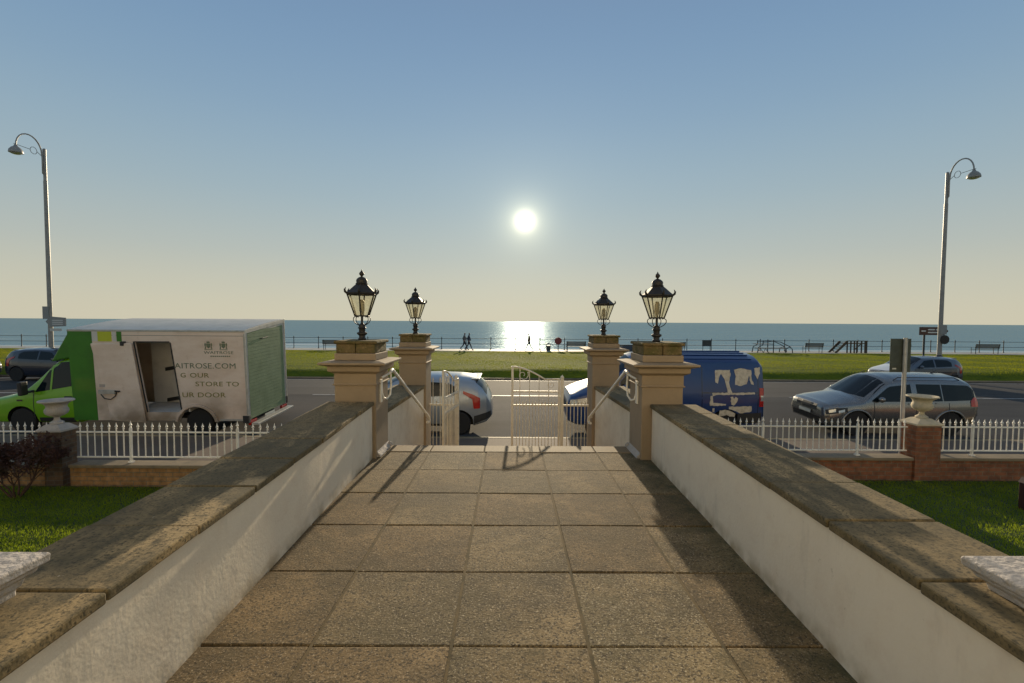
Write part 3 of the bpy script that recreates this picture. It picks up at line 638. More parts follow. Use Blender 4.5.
# ------------------------------------------------------------------ vehicles
class Shell:
    def __init__(s, L_, W0, top, bot, belt, plan, T=.32, crown=.03, sill=.10):
        s.L, s.W0, s.top, s.bot, s.belt, s.plan, s.T, s.crown, s.sill = L_, W0, top, bot, belt, plan, T, crown, sill
    def sec(s, x):
        cw = s.crown*min(1, max(.22, (x-.05)/.8)); zt = interp(s.top, x); zb = interp(s.bot, x); W = s.W0*interp(s.plan, x)
        zbelt = max(min(interp(s.belt, x), zt-.075), zb+.03); h = max(zt-.06-zbelt, .001); w1 = W*.965-s.T*h
        zm = (zb+zbelt)/2
        hgt = zbelt-zb
        return [(0, zb), (W*.86, zb), (W*.955, zb+min(.05, hgt*.2)), (W*.985, zb+min(.14, hgt*.4)), (W, zm), (W*.995, zb+hgt*.8), (W*.965, zbelt), (w1, zbelt+h), (w1-.025, zt-.022), (w1-.085, zt-.004+cw*.15), (w1*.55, zt+cw*.7), (0, zt+cw)]
    def w(s, x, z):
        p = s.sec(x)[1:9]
        return interp([(q[1], q[0]) for q in p], z)
    def zt(s, x, y):
        p = s.sec(x)[7:][::-1]
        return interp([(q[0], q[1]) for q in p], abs(y))
    def mesh(s, n=70):
        bm = B(); rings = []
        xs_ = sorted(set([round(s.L*(.5-.5*math.cos(math.pi*i/n)), 4) for i in range(n+1)]+[round(p[0], 4) for p in s.top+s.plan if 0 <= p[0] <= s.L]))
        for x in xs_:
            p = s.sec(x); full = [(y, z) for y, z in p]+[(-y, z) for y, z in p[-2:0:-1]]
            rings.append([bm.verts.new((x, y, z)) for y, z in full])
        m_ = len(rings[0])
        for a, b in zip(rings, rings[1:]):
            for i in range(m_): bm.faces.new([a[i], a[(i+1) % m_], b[(i+1) % m_], b[i]])
        bm.faces.new(rings[0][::-1]); bm.faces.new(rings[-1]); return bm
def side_panel(sh, lo, hi, side, off=.006, n=14, rows=4, inset=0):
    """thin curved panel on a vehicle's flank between two polylines of z over x"""
    bm = B(); x0, x1 = lo[0][0], lo[-1][0]; g = []
    for k in range(n+1):
        x = x0+(x1-x0)*k/n; a, b = interp(lo, x), interp(hi, x); b = max(b, a+.002)
        g.append([bm.verts.new((x, side*(sh.w(x, a+(b-a)*j/rows)+off), a+(b-a)*j/rows)) for j in range(rows+1)])
    for p, q in zip(g, g[1:]):
        for j in range(rows): bm.faces.new([p[j], q[j], q[j+1], p[j+1]])
    return bm
def top_panel(sh, x0, x1, f0=.86, f1=.86, off=.006, n=12, rows=12, cv=0):
    bm = B(); g = []
    for k in range(n+1):
        x = x0+(x1-x0)*k/n; wmax = sh.sec(x)[8][0]*(f0+(f1-f0)*k/n)
        col = []
        for j in range(rows+1):
            u = -1+2*j/rows; xx = x+cv*u*u*(1-k/n); wm = sh.sec(xx)[8][0]*(f0+(f1-f0)*k/n)
            col.append(bm.verts.new((xx, wm*u, sh.zt(xx, wm*u)+off)))
        g.append(col)
    for p, q in zip(g, g[1:]):
        for j in range(rows): bm.faces.new([p[j], q[j], q[j+1], p[j+1]])
    return bm
def cut_wheels(o, wheels, r, halfw):
    for (x, z) in wheels:
        for s in (-1, 1):
            bm = B(); lathe(bm, [(r, -.17), (r, .17)], 28, (x, s*(halfw-.10), z), axis='y')
            c = obj('cutter', bm, M['plastic']); md = o.modifiers.new('cut', 'BOOLEAN'); md.object = c; md.operation = 'DIFFERENCE'; md.solver = 'EXACT'
            try: md.material_mode = 'TRANSFER'
            except Exception: pass
            dg = bpy.context.evaluated_depsgraph_get(); me = bpy.data.meshes.new_from_object(o.evaluated_get(dg)); o.modifiers.clear(); old = o.data; o.data = me
            bpy.data.objects.remove(c)
    o.data.polygons.foreach_set('use_smooth', [True]*len(o.data.polygons)); o.data.set_sharp_from_angle(angle=R(34))
def wheel(parent, x, y, z, r, side, spokes=7, rimm='rim'):
    t = bpy.data.objects.new('wheel', None); t.empty_display_size = .1; COL.objects.link(t); t.parent = parent; t.location = (x, y, z)
    bm = B(); lathe(bm, [(r*.62, -.10), (r*.93, -.105), (r, -.08), (r, .08), (r*.93, .105), (r*.62, .10)], 32, axis='y'); obj('tyre', bm, M['tyre'], t, smooth=40)
    bm = B(); lathe(bm, [(r*.64, side*.095), (r*.60, side*.10), (r*.56, side*.07), (r*.54, side*.03)], 32, axis='y')
    for k in range(spokes):
        a = 2*math.pi*k/spokes; c, s = math.cos(a), math.sin(a)
        tube(bm, [(r*.08*c, side*.055, r*.08*s), (r*.58*c, side*.075, r*.58*s)], [r*.10, r*.07], 6)
    lathe(bm, [(r*.16, side*.03), (r*.15, side*.085), (.001, side*.095)], 14, axis='y'); obj('rim', bm, M[rimm], t, smooth=40)
    bm = B(); lathe(bm, [(r*.6, side*.01), (.001, side*.012)], 20, axis='y'); obj('brake_disc', bm, M['plastic'], t)
    return t
def vehicle(sh, name, loc, label, cat, paint, wheels, r, rz=0, roll=0, group=None, rimm='rim', spokes=7, sc=(1, 1, 1)):
    t = empty(name, loc, rz, label, cat, group); t.rotation_euler = (roll, 0, rz); t.scale = sc
    o = obj('body', sh.mesh(), [paint, M['plastic']]); cut_wheels(o, [(x, r/sc[2]) for x in wheels], r+.055, sh.W0); o.parent = t
    for x in wheels:
        for s in (-1, 1): wheel(t, x, s*(sh.W0-.115), r/sc[2], r, s, spokes, rimm).scale = (1/sc[0], 1, 1/sc[2])
    return t
def trim(t, name, bm, m, **k): return obj(name, bm, m, t, **k)
def mirror_(t, x, y, z, m, s):
    bm = B(); lathe(bm, [(.001, -.06), (.06, -.045), (.085, 0), (.07, .05), (.03, .06)], 12, (x, s*(y+.10), z), axis='y')
    tube(bm, [(x+.03, s*(y-.02), z-.05), (x, s*(y+.08), z-.03)], .02, 6); obj('wing_mirror', bm, m, t, smooth=50)

# ---- silver estate / SUV, right of the photograph, nose to the left
SUV = Shell(4.25, .90,
    top=[(0, .55), (.015, .76), (.05, .82), (.16, .875), (.5, .92), (.9, .965), (1.02, .99), (1.3, 1.20), (1.6, 1.43), (1.8, 1.53), (2.1, 1.575), (2.6, 1.59), (3.3, 1.585), (3.9, 1.56), (4.06, 1.51), (4.15, 1.36), (4.22, 1.06), (4.25, .7)],
    bot=[(0, .50), (.05, .30), (.3, .24), (3.9, .26), (4.15, .34), (4.25, .55)],
    belt=[(0, .6), (.4, .80), (.9, .90), (1.2, .96), (2.5, .99), (4.2, 1.0)],
    plan=[(0, .76), (.04, .85), (.14, .92), (.4, .98), (.9, 1), (3.6, 1), (4.1, .97), (4.2, .93), (4.25, .88)], T=.30, crown=.15)
s = vehicle(SUV, 'estate_car', (8.53, 13.25, roadz(13.25)), 'silver high roofed estate car parked nose left behind the right railing', 'car', M['silver'], (.85, 3.42), .335, group='cars parked along the near kerb', rz=R(-.5), roll=R(2.4), sc=(.97, 1, .93))
for sd in (-1, 1):
    trim(s, 'side_window', side_panel(SUV, [(1.26, 1.00), (2.38, 1.01)], [(1.26, 1.03), (1.78, 1.42), (2.38, 1.49)], sd), M['cglass'])
    trim(s, 'side_window', side_panel(SUV, [(2.54, 1.01), (3.20, 1.03)], [(2.54, 1.495), (3.20, 1.49)], sd), M['cglass'])
    trim(s, 'side_window', side_panel(SUV, [(3.24, 1.03), (4.13, 1.06)], [(3.24, 1.49), (3.98, 1.465), (4.13, 1.34)], sd), M['cglass'])
    trim(s, 'tail_light', side_panel(SUV, [(3.98, .88), (4.2, .88)], [(3.98, 1.03), (4.08, 1.14), (4.2, 1.12)], sd, .012), M['red'])
    hl_ = trim(s, 'headlight', side_panel(SUV, [(.06, .60), (.58, .70)], [(.06, .73), (.30, .80), (.58, .82)], sd, .010), M['plastic'])
    for (a_, b_) in ((.12, .28), (.34, .50)): obj('lamp_lens', side_panel(SUV, [(a_, .655), (b_, .69)], [(a_, .73), (b_, .775)], sd, .018), M['lens'], hl_)
    trim(s, 'sill_trim', side_panel(SUV, [(1.25, .27), (3.0, .27)], [(1.25, .38), (3.0, .38)], sd, .010), M['plastic'])
    trim(s, 'door_handle', side_panel(SUV, [(2.25, .93), (2.42, .93)], [(2.25, .965), (2.42, .965)], sd, .02), M['silver'])
    trim(s, 'door_handle', side_panel(SUV, [(3.0, .95), (3.17, .95)], [(3.0, .985), (3.17, .985)], sd, .02), M['silver'])
    bm = B(); tube(bm, [(2.0, sd*.62, 1.60), (2.1, sd*.62, 1.67), (3.7, sd*.60, 1.67), (3.85, sd*.595, 1.60)], .014, 6); obj('roof_rail', bm, M['plastic'], s, smooth=60)
    for xx in (.85, 3.42):
        bm = B(); tube(bm, [(xx+.425*math.cos(a), sd*.895, .335+.425*math.sin(a)) for a in [math.pi*(k/16)*1.06-.1 for k in range(17)]], .028, 8); obj('arch_trim', bm, M['silver'], s, smooth=60)
    mirror_(s, 1.45, .86, 1.08, M['silver'], sd)
trim(s, 'windscreen', top_panel(SUV, 1.00, 1.72, 1.02, .97, cv=.17), M['cglass'], smooth=60)
bm = B(); tube(bm, [(3.6, 0, 1.72), (3.76, 0, 1.81)], [.02, .005], 6); obj('aerial', bm, M['plastic'], s)
def nose_panel(sh, y0, y1, z0, z1, x, off, bmx=None, n=10, rows=3):
    """panel wrapped over the nose of a body: x found where the flank half width equals y"""
    bm = B(); g = []
    for k in range(n+1):
        y = y0+(y1-y0)*k/n; col = []
        for j in range(rows+1):
            z = z0+(z1-z0)*j/rows; xx = x
            for q in range(60):
                xt = x+q*.01
                if sh.w(xt, min(max(z, interp(sh.bot, xt)+.03), interp(sh.top, xt))) >= abs(y) and sh.zt(xt, y) >= z and interp(sh.bot, xt) <= z: xx = xt; break
            col.append(bm.verts.new((xx-off, y, z)))
        g.append(col)
    for p, q in zip(g, g[1:]):
        for j in range(rows): bm.faces.new([p[j], q[j], q[j+1], p[j+1]])
    return bm
for sd in (-1, 1):
    for xs_ in (1.30, 2.46, 3.36): trim(s, 'door_seam', side_panel(SUV, [(xs_, .40), (xs_+.016, .40)], [(xs_, .985), (xs_+.016, .985)], sd, .003, n=1), M['plastic'])
trim(s, 'grille', nose_panel(SUV, -.44, .44, .66, .83, 0, .018), M['plastic'])
trim(s, 'lower_grille', nose_panel(SUV, -.60, .60, .34, .47, 0, .018), M['plastic'])
trim(s, 'number_plate', nose_panel(SUV, -.26, .26, .52, .63, 0, .04, n=4), M['number'])

# ---- silver hatchback behind the left pillars, nose left
HAT = Shell(4.25, .87,
    top=[(0, .50), (.03, .66), (.12, .76), (.4, .86), (.85, .95), (1.05, 1.0), (1.5, 1.26), (1.85, 1.42), (2.2, 1.44), (2.8, 1.455), (3.4, 1.43), (3.8, 1.38), (4.0, 1.20), (4.13, 1.0), (4.21, .84), (4.25, .55)],
    bot=[(0, .45), (.06, .27), (.3, .20), (3.8, .22), (4.1, .30), (4.25, .45)],
    belt=[(0, .6), (.6, .83), (1.1, .92), (2.5, .97), (4.1, 1.03)],
    plan=[(0, .62), (.06, .74), (.2, .87), (.5, .96), (.9, 1), (3.3, 1), (3.65, .97), (3.9, .90), (4.1, .78), (4.2, .66), (4.25, .52)], T=.34, crown=.10)
def dress_hatch(t, sh, paint):
    for sd in (-1, 1):
        trim(t, 'side_window', side_panel(sh, [(1.5, .99), (2.4, 1.01)], [(1.5, 1.02), (1.9, 1.34), (2.4, 1.40)], sd), M['cglass'])
        trim(t, 'side_window', side_panel(sh, [(2.48, 1.01), (3.35, 1.06)], [(2.48, 1.40), (3.15, 1.37), (3.35, 1.26)], sd), M['cglass'])
        trim(t, 'tail_light', side_panel(sh, [(3.52, 1.10), (3.76, .95), (3.79, .70), (3.95, .70)], [(3.52, 1.17), (3.76, 1.08), (3.95, .98)], sd, .012, n=24), M['red'])
        trim(t, 'headlight', side_panel(sh, [(.10, .58), (.62, .76)], [(.10, .66), (.62, .82)], sd, .012), M['lens'])
        trim(t, 'sill_trim', side_panel(sh, [(1.25, .22), (3.0, .22)], [(1.25, .30), (3.0, .30)], sd, .010), M['plastic'])
        trim(t, 'door_handle', side_panel(sh, [(2.25, .86), (2.40, .86)], [(2.25, .89), (2.40, .89)], sd, .02), paint)
        mirror_(t, 1.6, .83, 1.03, paint, sd)
    trim(t, 'windscreen', top_panel(sh, 1.04, 1.86, .98, .92, cv=.2), M['cglass'], smooth=60)
    trim(t, 'rear_window', top_panel(sh, 3.84, 4.11, .90, .94), M['cglass'], smooth=60)
    bm = B(); box(bm, 3.70, 3.93, -.5, .5, 1.43, 1.46); obj('roof_spoiler', bm, paint, t, bevel=.01)
    trim(t, 'bumper_trim', side_panel(sh, [(3.80, .28), (4.22, .42)], [(3.80, .50), (4.22, .60)], -1, .010), M['plastic'])
h = vehicle(HAT, 'hatchback', (-4.92, 13.1, roadz(13.1)), 'silver hatchback parked nose left behind the left pillars, rounded tail by the gate', 'car', M['silver_blue'], (.82, 3.42), .31, group='cars parked along the near kerb', roll=R(2.4), spokes=9, sc=(1.05, 1, 1))
dress_hatch(h, HAT, M['silver_blue'])
# ---- dark hatchbacks across the road, nose right
d = vehicle(HAT, 'hatchback', (-19.35, 22.35, roadz(22.3)), 'dark navy hatchback parked across the road at the far left, tail towards us', 'car', M['navy'], (.82, 3.42), .33, rz=math.pi, group='cars parked along the far kerb', spokes=9)
dress_hatch(d, HAT, M['navy'])
d2 = copy_tree(d); d2.location = (-24.9, 22.3, roadz(22.3)); tag(d2, 'dark car cut off by the left edge of the picture, beyond the navy hatchback', 'car')
# ---- dark car across the road, right, with sunlight painted on its bonnet
e = vehicle(HAT, 'hatchback', (17.75, 22.3, roadz(22.3)), 'dark car, sun glare painted on its bonnet, across the road, above the silver estate car', 'car', M['slategrey'], (.82, 3.42), .31 , group='cars parked along the far kerb', sc=(.86, 1, .91))
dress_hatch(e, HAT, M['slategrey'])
trim(e, 'bonnet', top_panel(HAT, .08, 1.0, 1.0, 1.0, off=.008), M['bonnet_glare'], smooth=60)  # overlay that puts the sun's reflection into the bonnet colour
trim(e, 'dark_side_band', side_panel(HAT, [(1.3, .60), (3.6, .62)], [(1.3, .93), (3.6, .98)], -1, .008), M['navy'])

# ---- blue van, nose left
VAN = Shell(5.05, .94,
    top=[(0, .62), (.03, .85), (.12, 1.0), (.45, 1.12), (.85, 1.22), (1.25, 1.60), (1.6, 1.88), (1.85, 1.97), (2.3, 2.01), (4.7, 2.01), (4.92, 1.98), (5.0, 1.88), (5.04, 1.2), (5.05, .6)],
    bot=[(0, .5), (.06, .32), (.3, .24), (4.8, .26), (5.0, .36), (5.05, .5)],
    belt=[(0, .8), (.8, 1.12), (1.3, 1.2), (5.05, 1.22)],
    plan=[(0, .66), (.08, .80), (.25, .92), (.6, .98), (1, 1), (4.6, 1), (4.9, .975), (5.0, .95), (5.05, .91)], T=.16, crown=.17)
v = vehicle(VAN, 'van', (1.55, 13.25, roadz(13.25)), 'blue panel van with torn cream vinyl on its side, parked behind the right pillars', 'van', M['blue'], (.9, 4.05), .34, roll=R(3.2), rz=0, sc=(1.045, 1, 1))
for sd in (-1, 1):
    trim(v, 'side_window', side_panel(VAN, [(1.35, 1.24), (2.1, 1.24)], [(1.35, 1.45), (1.65, 1.78), (2.1, 1.82)], sd), M['cglass'])
    trim(v, 'tail_light', side_panel(VAN, [(4.90, .80), (5.03, .80)], [(4.90, 1.30), (5.03, 1.30)], sd, .012), M['red'])
    trim(v, 'tail_lens', side_panel(VAN, [(4.93, .95), (5.035, .95)], [(4.93, 1.10), (5.035, 1.10)], sd, .018), M['lens'])
    trim(v, 'headlight', side_panel(VAN, [(.10, .74), (.6, .88)], [(.10, .92), (.6, 1.03)], sd, .012), M['lens'])
    trim(v, 'lower_trim', side_panel(VAN, [(4.35, .34), (4.98, .36)], [(4.35, .62), (4.98, .64)], sd, .012), M['plastic'])
    trim(v, 'sill_trim', side_panel(VAN, [(1.35, .27), (3.5, .27)], [(1.35, .42), (3.5, .42)], sd, .010), M['plastic'])
    mirror_(v, 1.45, .92, 1.32, M['blue'], sd)
trim(v, 'windscreen', top_panel(VAN, .86, 1.66, .98, .92, cv=.15), M['cglass'], smooth=60)
trim(v, 'number_plate', nose_panel(VAN, -.26, .26, .52, .63, 0, .03, n=4), M['number'])
trim(v, 'grille', nose_panel(VAN, -.5, .5, .68, .80, 0, .014), M['plastic'])
for k in range(7):
    y = -.66+.22*k; bm = B(); box(bm, 2.2, 4.75, y-.035, y+.035, VAN.zt(3, y)-.01, VAN.zt(3, y)+.018); obj('roof_rib', bm, M['blue'], v, bevel=.012)
for sd in (-1, 1):
    for xs_ in (1.22, 2.22, 3.42, 4.86): trim(v, 'door_seam', side_panel(VAN, [(xs_, .45), (xs_+.018, .45)], [(xs_, 1.86), (xs_+.018, 1.86)], sd, .003, n=1, rows=8), M['navy'])
    trim(v, 'door_rail', side_panel(VAN, [(3.42, 1.16), (4.86, 1.16)], [(3.42, 1.185), (4.86, 1.185)], sd, .004), M['navy'])
    trim(v, 'door_handle', side_panel(VAN, [(2.32, 1.02), (2.48, 1.02)], [(2.32, 1.07), (2.48, 1.07)], sd, .02), M['plastic'])
# torn vinyl patches on the near flank; outline points are (metres from nose, height)
def side_poly(sh, pts, side, off, bm):
    from mathutils.geometry import tessellate_polygon
    out_ = []; n = len(pts)
    for i in range(n):
        a, b = pts[i], pts[(i+1) % n]; m_ = max(1, int(math.hypot(b[0]-a[0], b[1]-a[1])/.05))
        for k in range(m_):
            j = .010 if k else 0
            out_.append((a[0]+(b[0]-a[0])*k/m_+random.uniform(-j, j), a[1]+(b[1]-a[1])*k/m_+random.uniform(-j, j)))
    vs_ = [bm.verts.new((x, side*(sh.w(x, z)+off), z)) for x, z in out_]
    for tri in tessellate_polygon([[Vector((x, z, 0)) for x, z in out_]]): bm.faces.new([vs_[i] for i in tri])
def vpx(zx, zy):   # measured on an enlargement of the flank -> metres along the van and up
    px = 610+zx/6.02; py = 335+zy/6.02; D = 12.28
    return (((px-509.3)/465*D-1.55)/1.045, (CAMZ-(py-322.6)/465*D)+.05)
random.seed(21); patches = [
    [(645, 217), (735, 215), (738, 250), (728, 290), (738, 330), (748, 353), (718, 352), (708, 300), (695, 262), (680, 238), (668, 262), (660, 298), (645, 290)],
    [(760, 215), (800, 205), (865, 216), (866, 262), (880, 305), (862, 300), (850, 250), (835, 300), (800, 312), (765, 305), (770, 255)],
    [(885, 205), (920, 198), (921, 235), (905, 272), (886, 240)],
    [(625, 354), (885, 350), (886, 362), (650, 366), (628, 374)],
    [(614, 372), (628, 370), (632, 414), (710, 420), (708, 430), (612, 432)],
    [(735, 378), (750, 375), (756, 388), (768, 376), (781, 386), (772, 412), (757, 430), (742, 424)],
    [(728, 436), (866, 434), (867, 466), (800, 478), (745, 455), (728, 452)],
    [(672, 460), (705, 455), (735, 462), (770, 480), (765, 500), (735, 498), (718, 488), (700, 494), (668, 498)],
    [(628, 448), (640, 446), (641, 472), (630, 468)]]
for p in patches:
    bm = B(); side_poly(VAN, [vpx(*q) for q in p], -1, .008, bm); obj('torn_vinyl', bm, M['torn'], v)

# ---- delivery truck, nose left (nose out of frame)
tr = empty('delivery_truck', (-14.0, 13.16, roadz(13.16)), 0, 'green and off white delivery truck with its side door open, behind the left railing', 'truck'); tr.rotation_euler = (R(3.2), 0, 0)
def lx(px): return 3.33+(px-98)*.02566
def lz(py): return 2.42-(py-343)*.02608
CAB = Shell(2.66, .97,
    top=[(0, .45), (.03, .68), (.12, .84), (.8, .96), (1.22, 1.07), (1.65, 1.44), (2.05, 1.86), (2.3, 1.97), (2.66, 1.99)],
    bot=[(0, .4), (.06, .34), (.3, .26), (2.66, .28)],
    belt=[(0, .65), (.6, .88), (1.3, 1.05), (2.66, 1.12)],
    plan=[(0, .66), (.08, .80), (.25, .92), (.6, .98), (1, 1), (2.66, 1)], T=.19, crown=.08)
o = obj('cab', CAB.mesh(40), [M['green'], M['plastic']]); cut_wheels(o, [(1.22, .33)], .41, .97); o.parent = tr
for sd in (-1, 1):
    wheel(tr, 1.22, sd*.85, .335, .335, sd, 6, 'galv')
    trim(tr, 'cab_window', side_panel(CAB, [(1.60, 1.10), (2.62, 1.28)], [(1.60, 1.13), (2.02, 1.82), (2.2, 1.88), (2.56, 1.90), (2.62, 1.80)], sd), M['cglass'])
    trim(tr, 'window_bar', side_panel(CAB, [(1.98, 1.13), (2.03, 1.14)], [(1.98, 1.76), (2.03, 1.82)], sd, .012, n=2), M['green'])
    trim(tr, 'door_seam', side_panel(CAB, [(1.55, .40), (1.57, .40)], [(1.55, 1.1), (1.57, 1.1)], sd, .004, n=1), M['plastic'])
    trim(tr, 'door_handle', side_panel(CAB, [(2.38, .97), (2.58, .97)], [(2.38, 1.01), (2.58, 1.01)], sd, .02, n=2), M['plastic'])
    trim(tr, 'indicator', side_panel(CAB, [(1.12, .87), (1.28, .87)], [(1.12, .91), (1.28, .91)], sd, .012, n=2), M['brownpost'])
    trim(tr, 'lower_trim', side_panel(CAB, [(1.68, .30), (2.6, .30)], [(1.68, .44), (2.6, .44)], sd, .008), M['plastic'])
bm = B(); box(bm, 1.44, 1.54, -1.24, -1.04, 1.06, 1.42); box(bm, 1.48, 1.58, -1.05, -.9, 1.10, 1.16); obj('wing_mirror', bm, M['plastic'], tr, bevel=.03)
trim(tr, 'windscreen', top_panel(CAB, 1.26, 2.02, .92, .88), M['cglass'], smooth=60)
bm = B(); prism(bm, [(1.98, 1.90), (2.60, 2.02), (2.60, 2.74), (2.52, 2.74)], -.84, .84, 'y'); obj('wind_deflector', bm, M['green_dk'], tr, bevel=.03)
bx0, bx1, by, bz0, bz1, bzf = 2.68, 7.20, 1.06, .40, 2.74, 2.92
bm = B()
box(bm, bx0, bx1, by-.04, by, bz0, bzf)
box(bm, bx0, bx0+.04, -by+.04, by-.04, bz0, bz1)
obj('far_side_panel', bm, M['vanwhite'], tr)
bm = B(); box(bm, bx1-.05, bx1, -by+.04, -by+.12, bz0, bz1); box(bm, bx1-.05, bx1, by-.12, by-.04, bz0, bzf-.01); hexa(bm, [(bx1-.05, -by+.12, bz1-.10), (bx1, -by+.12, bz1-.10), (bx1-.05, by-.12, bzf-.13), (bx1, by-.12, bzf-.13), (bx1-.05, -by+.12, bz1+.0), (bx1, -by+.12, bz1+.0), (bx1-.05, by-.12, bzf-.02), (bx1, by-.12, bzf-.02)])
obj('rear_frame', bm, M['galv'], tr)
ox = (lx(139), lx(174), lx(181.5), lx(148)); oz0, oz1 = lz(412), lz(342)   # opening: top left, top right, bottom right, bottom left
WX, WZ, WR = lx(197), .27, .50
bm = B()   # near side in three pieces round the opening, with a notch for the wheel
prism(bm, [(3.3, bz0), (ox[3], bz0), (ox[3], oz0), (ox[0], oz1), (ox[0], bz1), (3.3, bz1)], -by, -by+.04, 'y')
prism(bm, [(ox[0], oz1), (ox[1], oz1), (ox[1], bz1), (ox[0], bz1)], -by, -by+.04, 'y')
prism(bm, [(ox[3], bz0), (WX-.48, bz0), (WX-.44, oz0-.0), (ox[3], oz0)], -by, -by+.04, 'y')
a0 = math.degrees(math.asin((oz0-WZ)/WR))
arch = [(WX-WR*math.cos(R(a)), WZ+WR*math.sin(R(a))) for a in range(int(a0), 166, 8)]
prism(bm, [(WX-.44, oz0), *arch, (WX+.49, bz0), (bx1, bz0), (bx1, bz1), (ox[1], bz1), (ox[1], oz1), (ox[2], oz0)], -by, -by+.04, 'y')
obj('side_panel', bm, M['vanwhite'], tr)
bm = B(); box(bm, bx0, 3.298, -by-.0, -by+.04, bz0, bz1); obj('green_side_panel', bm, M['green_dk'], tr)
for (a, b_, m_) in ((97, 102.6, 'stripewhite'), (102.8, 116.5, 'ygreen'), (117.5, 121, 'stripewhite'), (121.6, 126.5, 'green_dk')):
    bm = B(); box(bm, lx(a), lx(b_), -by-.006, -by-.001, oz1+.02, bz1-.02); obj('corner_stripe', bm, M[m_], tr)
bm = B(); prev = None
for k in range(9):
    y = -by+2*by*k/8; zb = bz1+(bzf-bz1)*k/8+.004
    z = zb+.035*math.sin(math.pi*k/8)**.7
    ring = [bm.verts.new((x, y, zz)) for x in (bx0, bx1) for zz in (zb, z+.025)]
    if prev:
        bm.faces.new([prev[0], prev[2], ring[2], ring[0]]); bm.faces.new([prev[1], ring[1], ring[3], prev[3]])
        bm.faces.new([prev[0], ring[0], ring[1], prev[1]]); bm.faces.new([prev[2], prev[3], ring[3], ring[2]])
    else: bm.faces.new([ring[0], ring[1], ring[3], ring[2]])
    prev = ring
bm.faces.new([prev[0], prev[2], prev[3], prev[1]]); obj('box_roof', bm, M['vanroof'], tr, smooth=30)
bm = B(); box(bm, bx0, bx1, -by-.012, -by+.0, bz1-.02, bz1+.03); obj('corner_trim', bm, M['galv'], tr, bevel=.005)
bm = B(); hexa(bm, [(x, y, z) for (zo) in (-.06, .035) for (y, zt_) in ((-by-.012, bz1), (by+.012, bzf)) for x in (bx1+.001, bx1+.013) for z in (zt_+zo,)]); obj('corner_trim', bm, M['galv'], tr, bevel=.003)
bm = B(); box(bm, bx1-.03, bx1+.012, -by-.013, -by+.03, bz0, bz1-.062); obj('corner_trim', bm, M['galv'], tr, bevel=.005)
bm = B(); box(bm, bx1+.001, bx1+.012, by-.03, by+.012, bz0, bzf-.062); obj('corner_trim', bm, M['galv'], tr, bevel=.004)
bm = B(); hexa(bm, [(x, y, z) for z in (0, 1) for y in (-by+.12, by-.12) for x in (bx1-.03, bx1-.002)]) if False else prism(bm, [(-by+.12, bz0+.02), (by-.12, bz0+.02), (by-.12, bzf-.125), (-by+.12, bz1-.105)], bx1-.03, bx1-.002, 'x')
for k in range(25): box(bm, bx1-.002, bx1+.004, -by+.12, by-.12, bz0+.03+k*.093, bz0+.03+k*.093+.086)
obj('rear_shutter', bm, M['shutter'], tr)
bm = B(); tube(bm, [(bx1+.01, -.35, 2.50), (bx1+.05, -.3, 2.5), (bx1+.05, .0, 2.52), (bx1+.01, .05, 2.52)], .012, 6); obj('grab_handle', bm, M['plastic'], tr)
bm = B(); box(bm, 3.9, 5.36, -by+.045, by-.045, oz0-.08, oz0-.01); obj('load_floor', bm, M['interior'], tr)
bm = B(); box(bm, 3.9, 6.2, .10, .14, oz0, 2.70); obj('inner_lining', bm, M['interior'], tr)
bm = B(); box(bm, 5.62, 5.66, -1.0, .1, oz0, 2.70); obj('bulkhead', bm, M['interior'], tr)
for z0_, z1_ in ((1.60, 1.72), (.72, .86)):
    bm = B(); hexa(bm, [(x, y, z+(x-4.4)*.18) for z in (z0_-.06, z0_+.04) for y in (.04, .095) for x in (4.3, 5.62)]); obj('rack_rail', bm, M['plastic'], tr)
bm = B(); box(bm, 5.50, 5.61, -.7, -.55, 1.95, 2.25); obj('latch', bm, M['plastic'], tr, bevel=.01)
bm = B(); box(bm, 4.55, 4.66, .03, .09, 1.9, 2.15); obj('latch', bm, M['plastic'], tr, bevel=.01)
def strip(p, q, w_):
    d = Vector((q[0]-p[0], q[1]-p[1])); n_ = Vector((-d.y, d.x)).normalized()*w_
    bm = B(); prism(bm, [(p[0], p[1]), (q[0], q[1]), (q[0]+n_.x, q[1]+n_.y), (p[0]+n_.x, p[1]+n_.y)], -by-.012, -by-.001, 'y'); obj('door_frame', bm, M['plastic'], tr)
strip((ox[0], oz1), (ox[1], oz1), .03); strip((ox[3], oz0), (ox[0], oz1+.03), .035); strip((ox[1], oz1), (ox[2], oz0), .03)
for zz_ in (2.50,):
    bm = B(); box(bm, 3.3, bx1, -by-.004, -by-.0005, zz_+.12, zz_+.128); obj('panel_seam', bm, M['plastic'], tr)
bm = B(); box(bm, WX+.60, bx1-.14, -by-.010, -by-.0005, bz0, bz0+.045); obj('lower_rail', bm, M['galv'], tr)
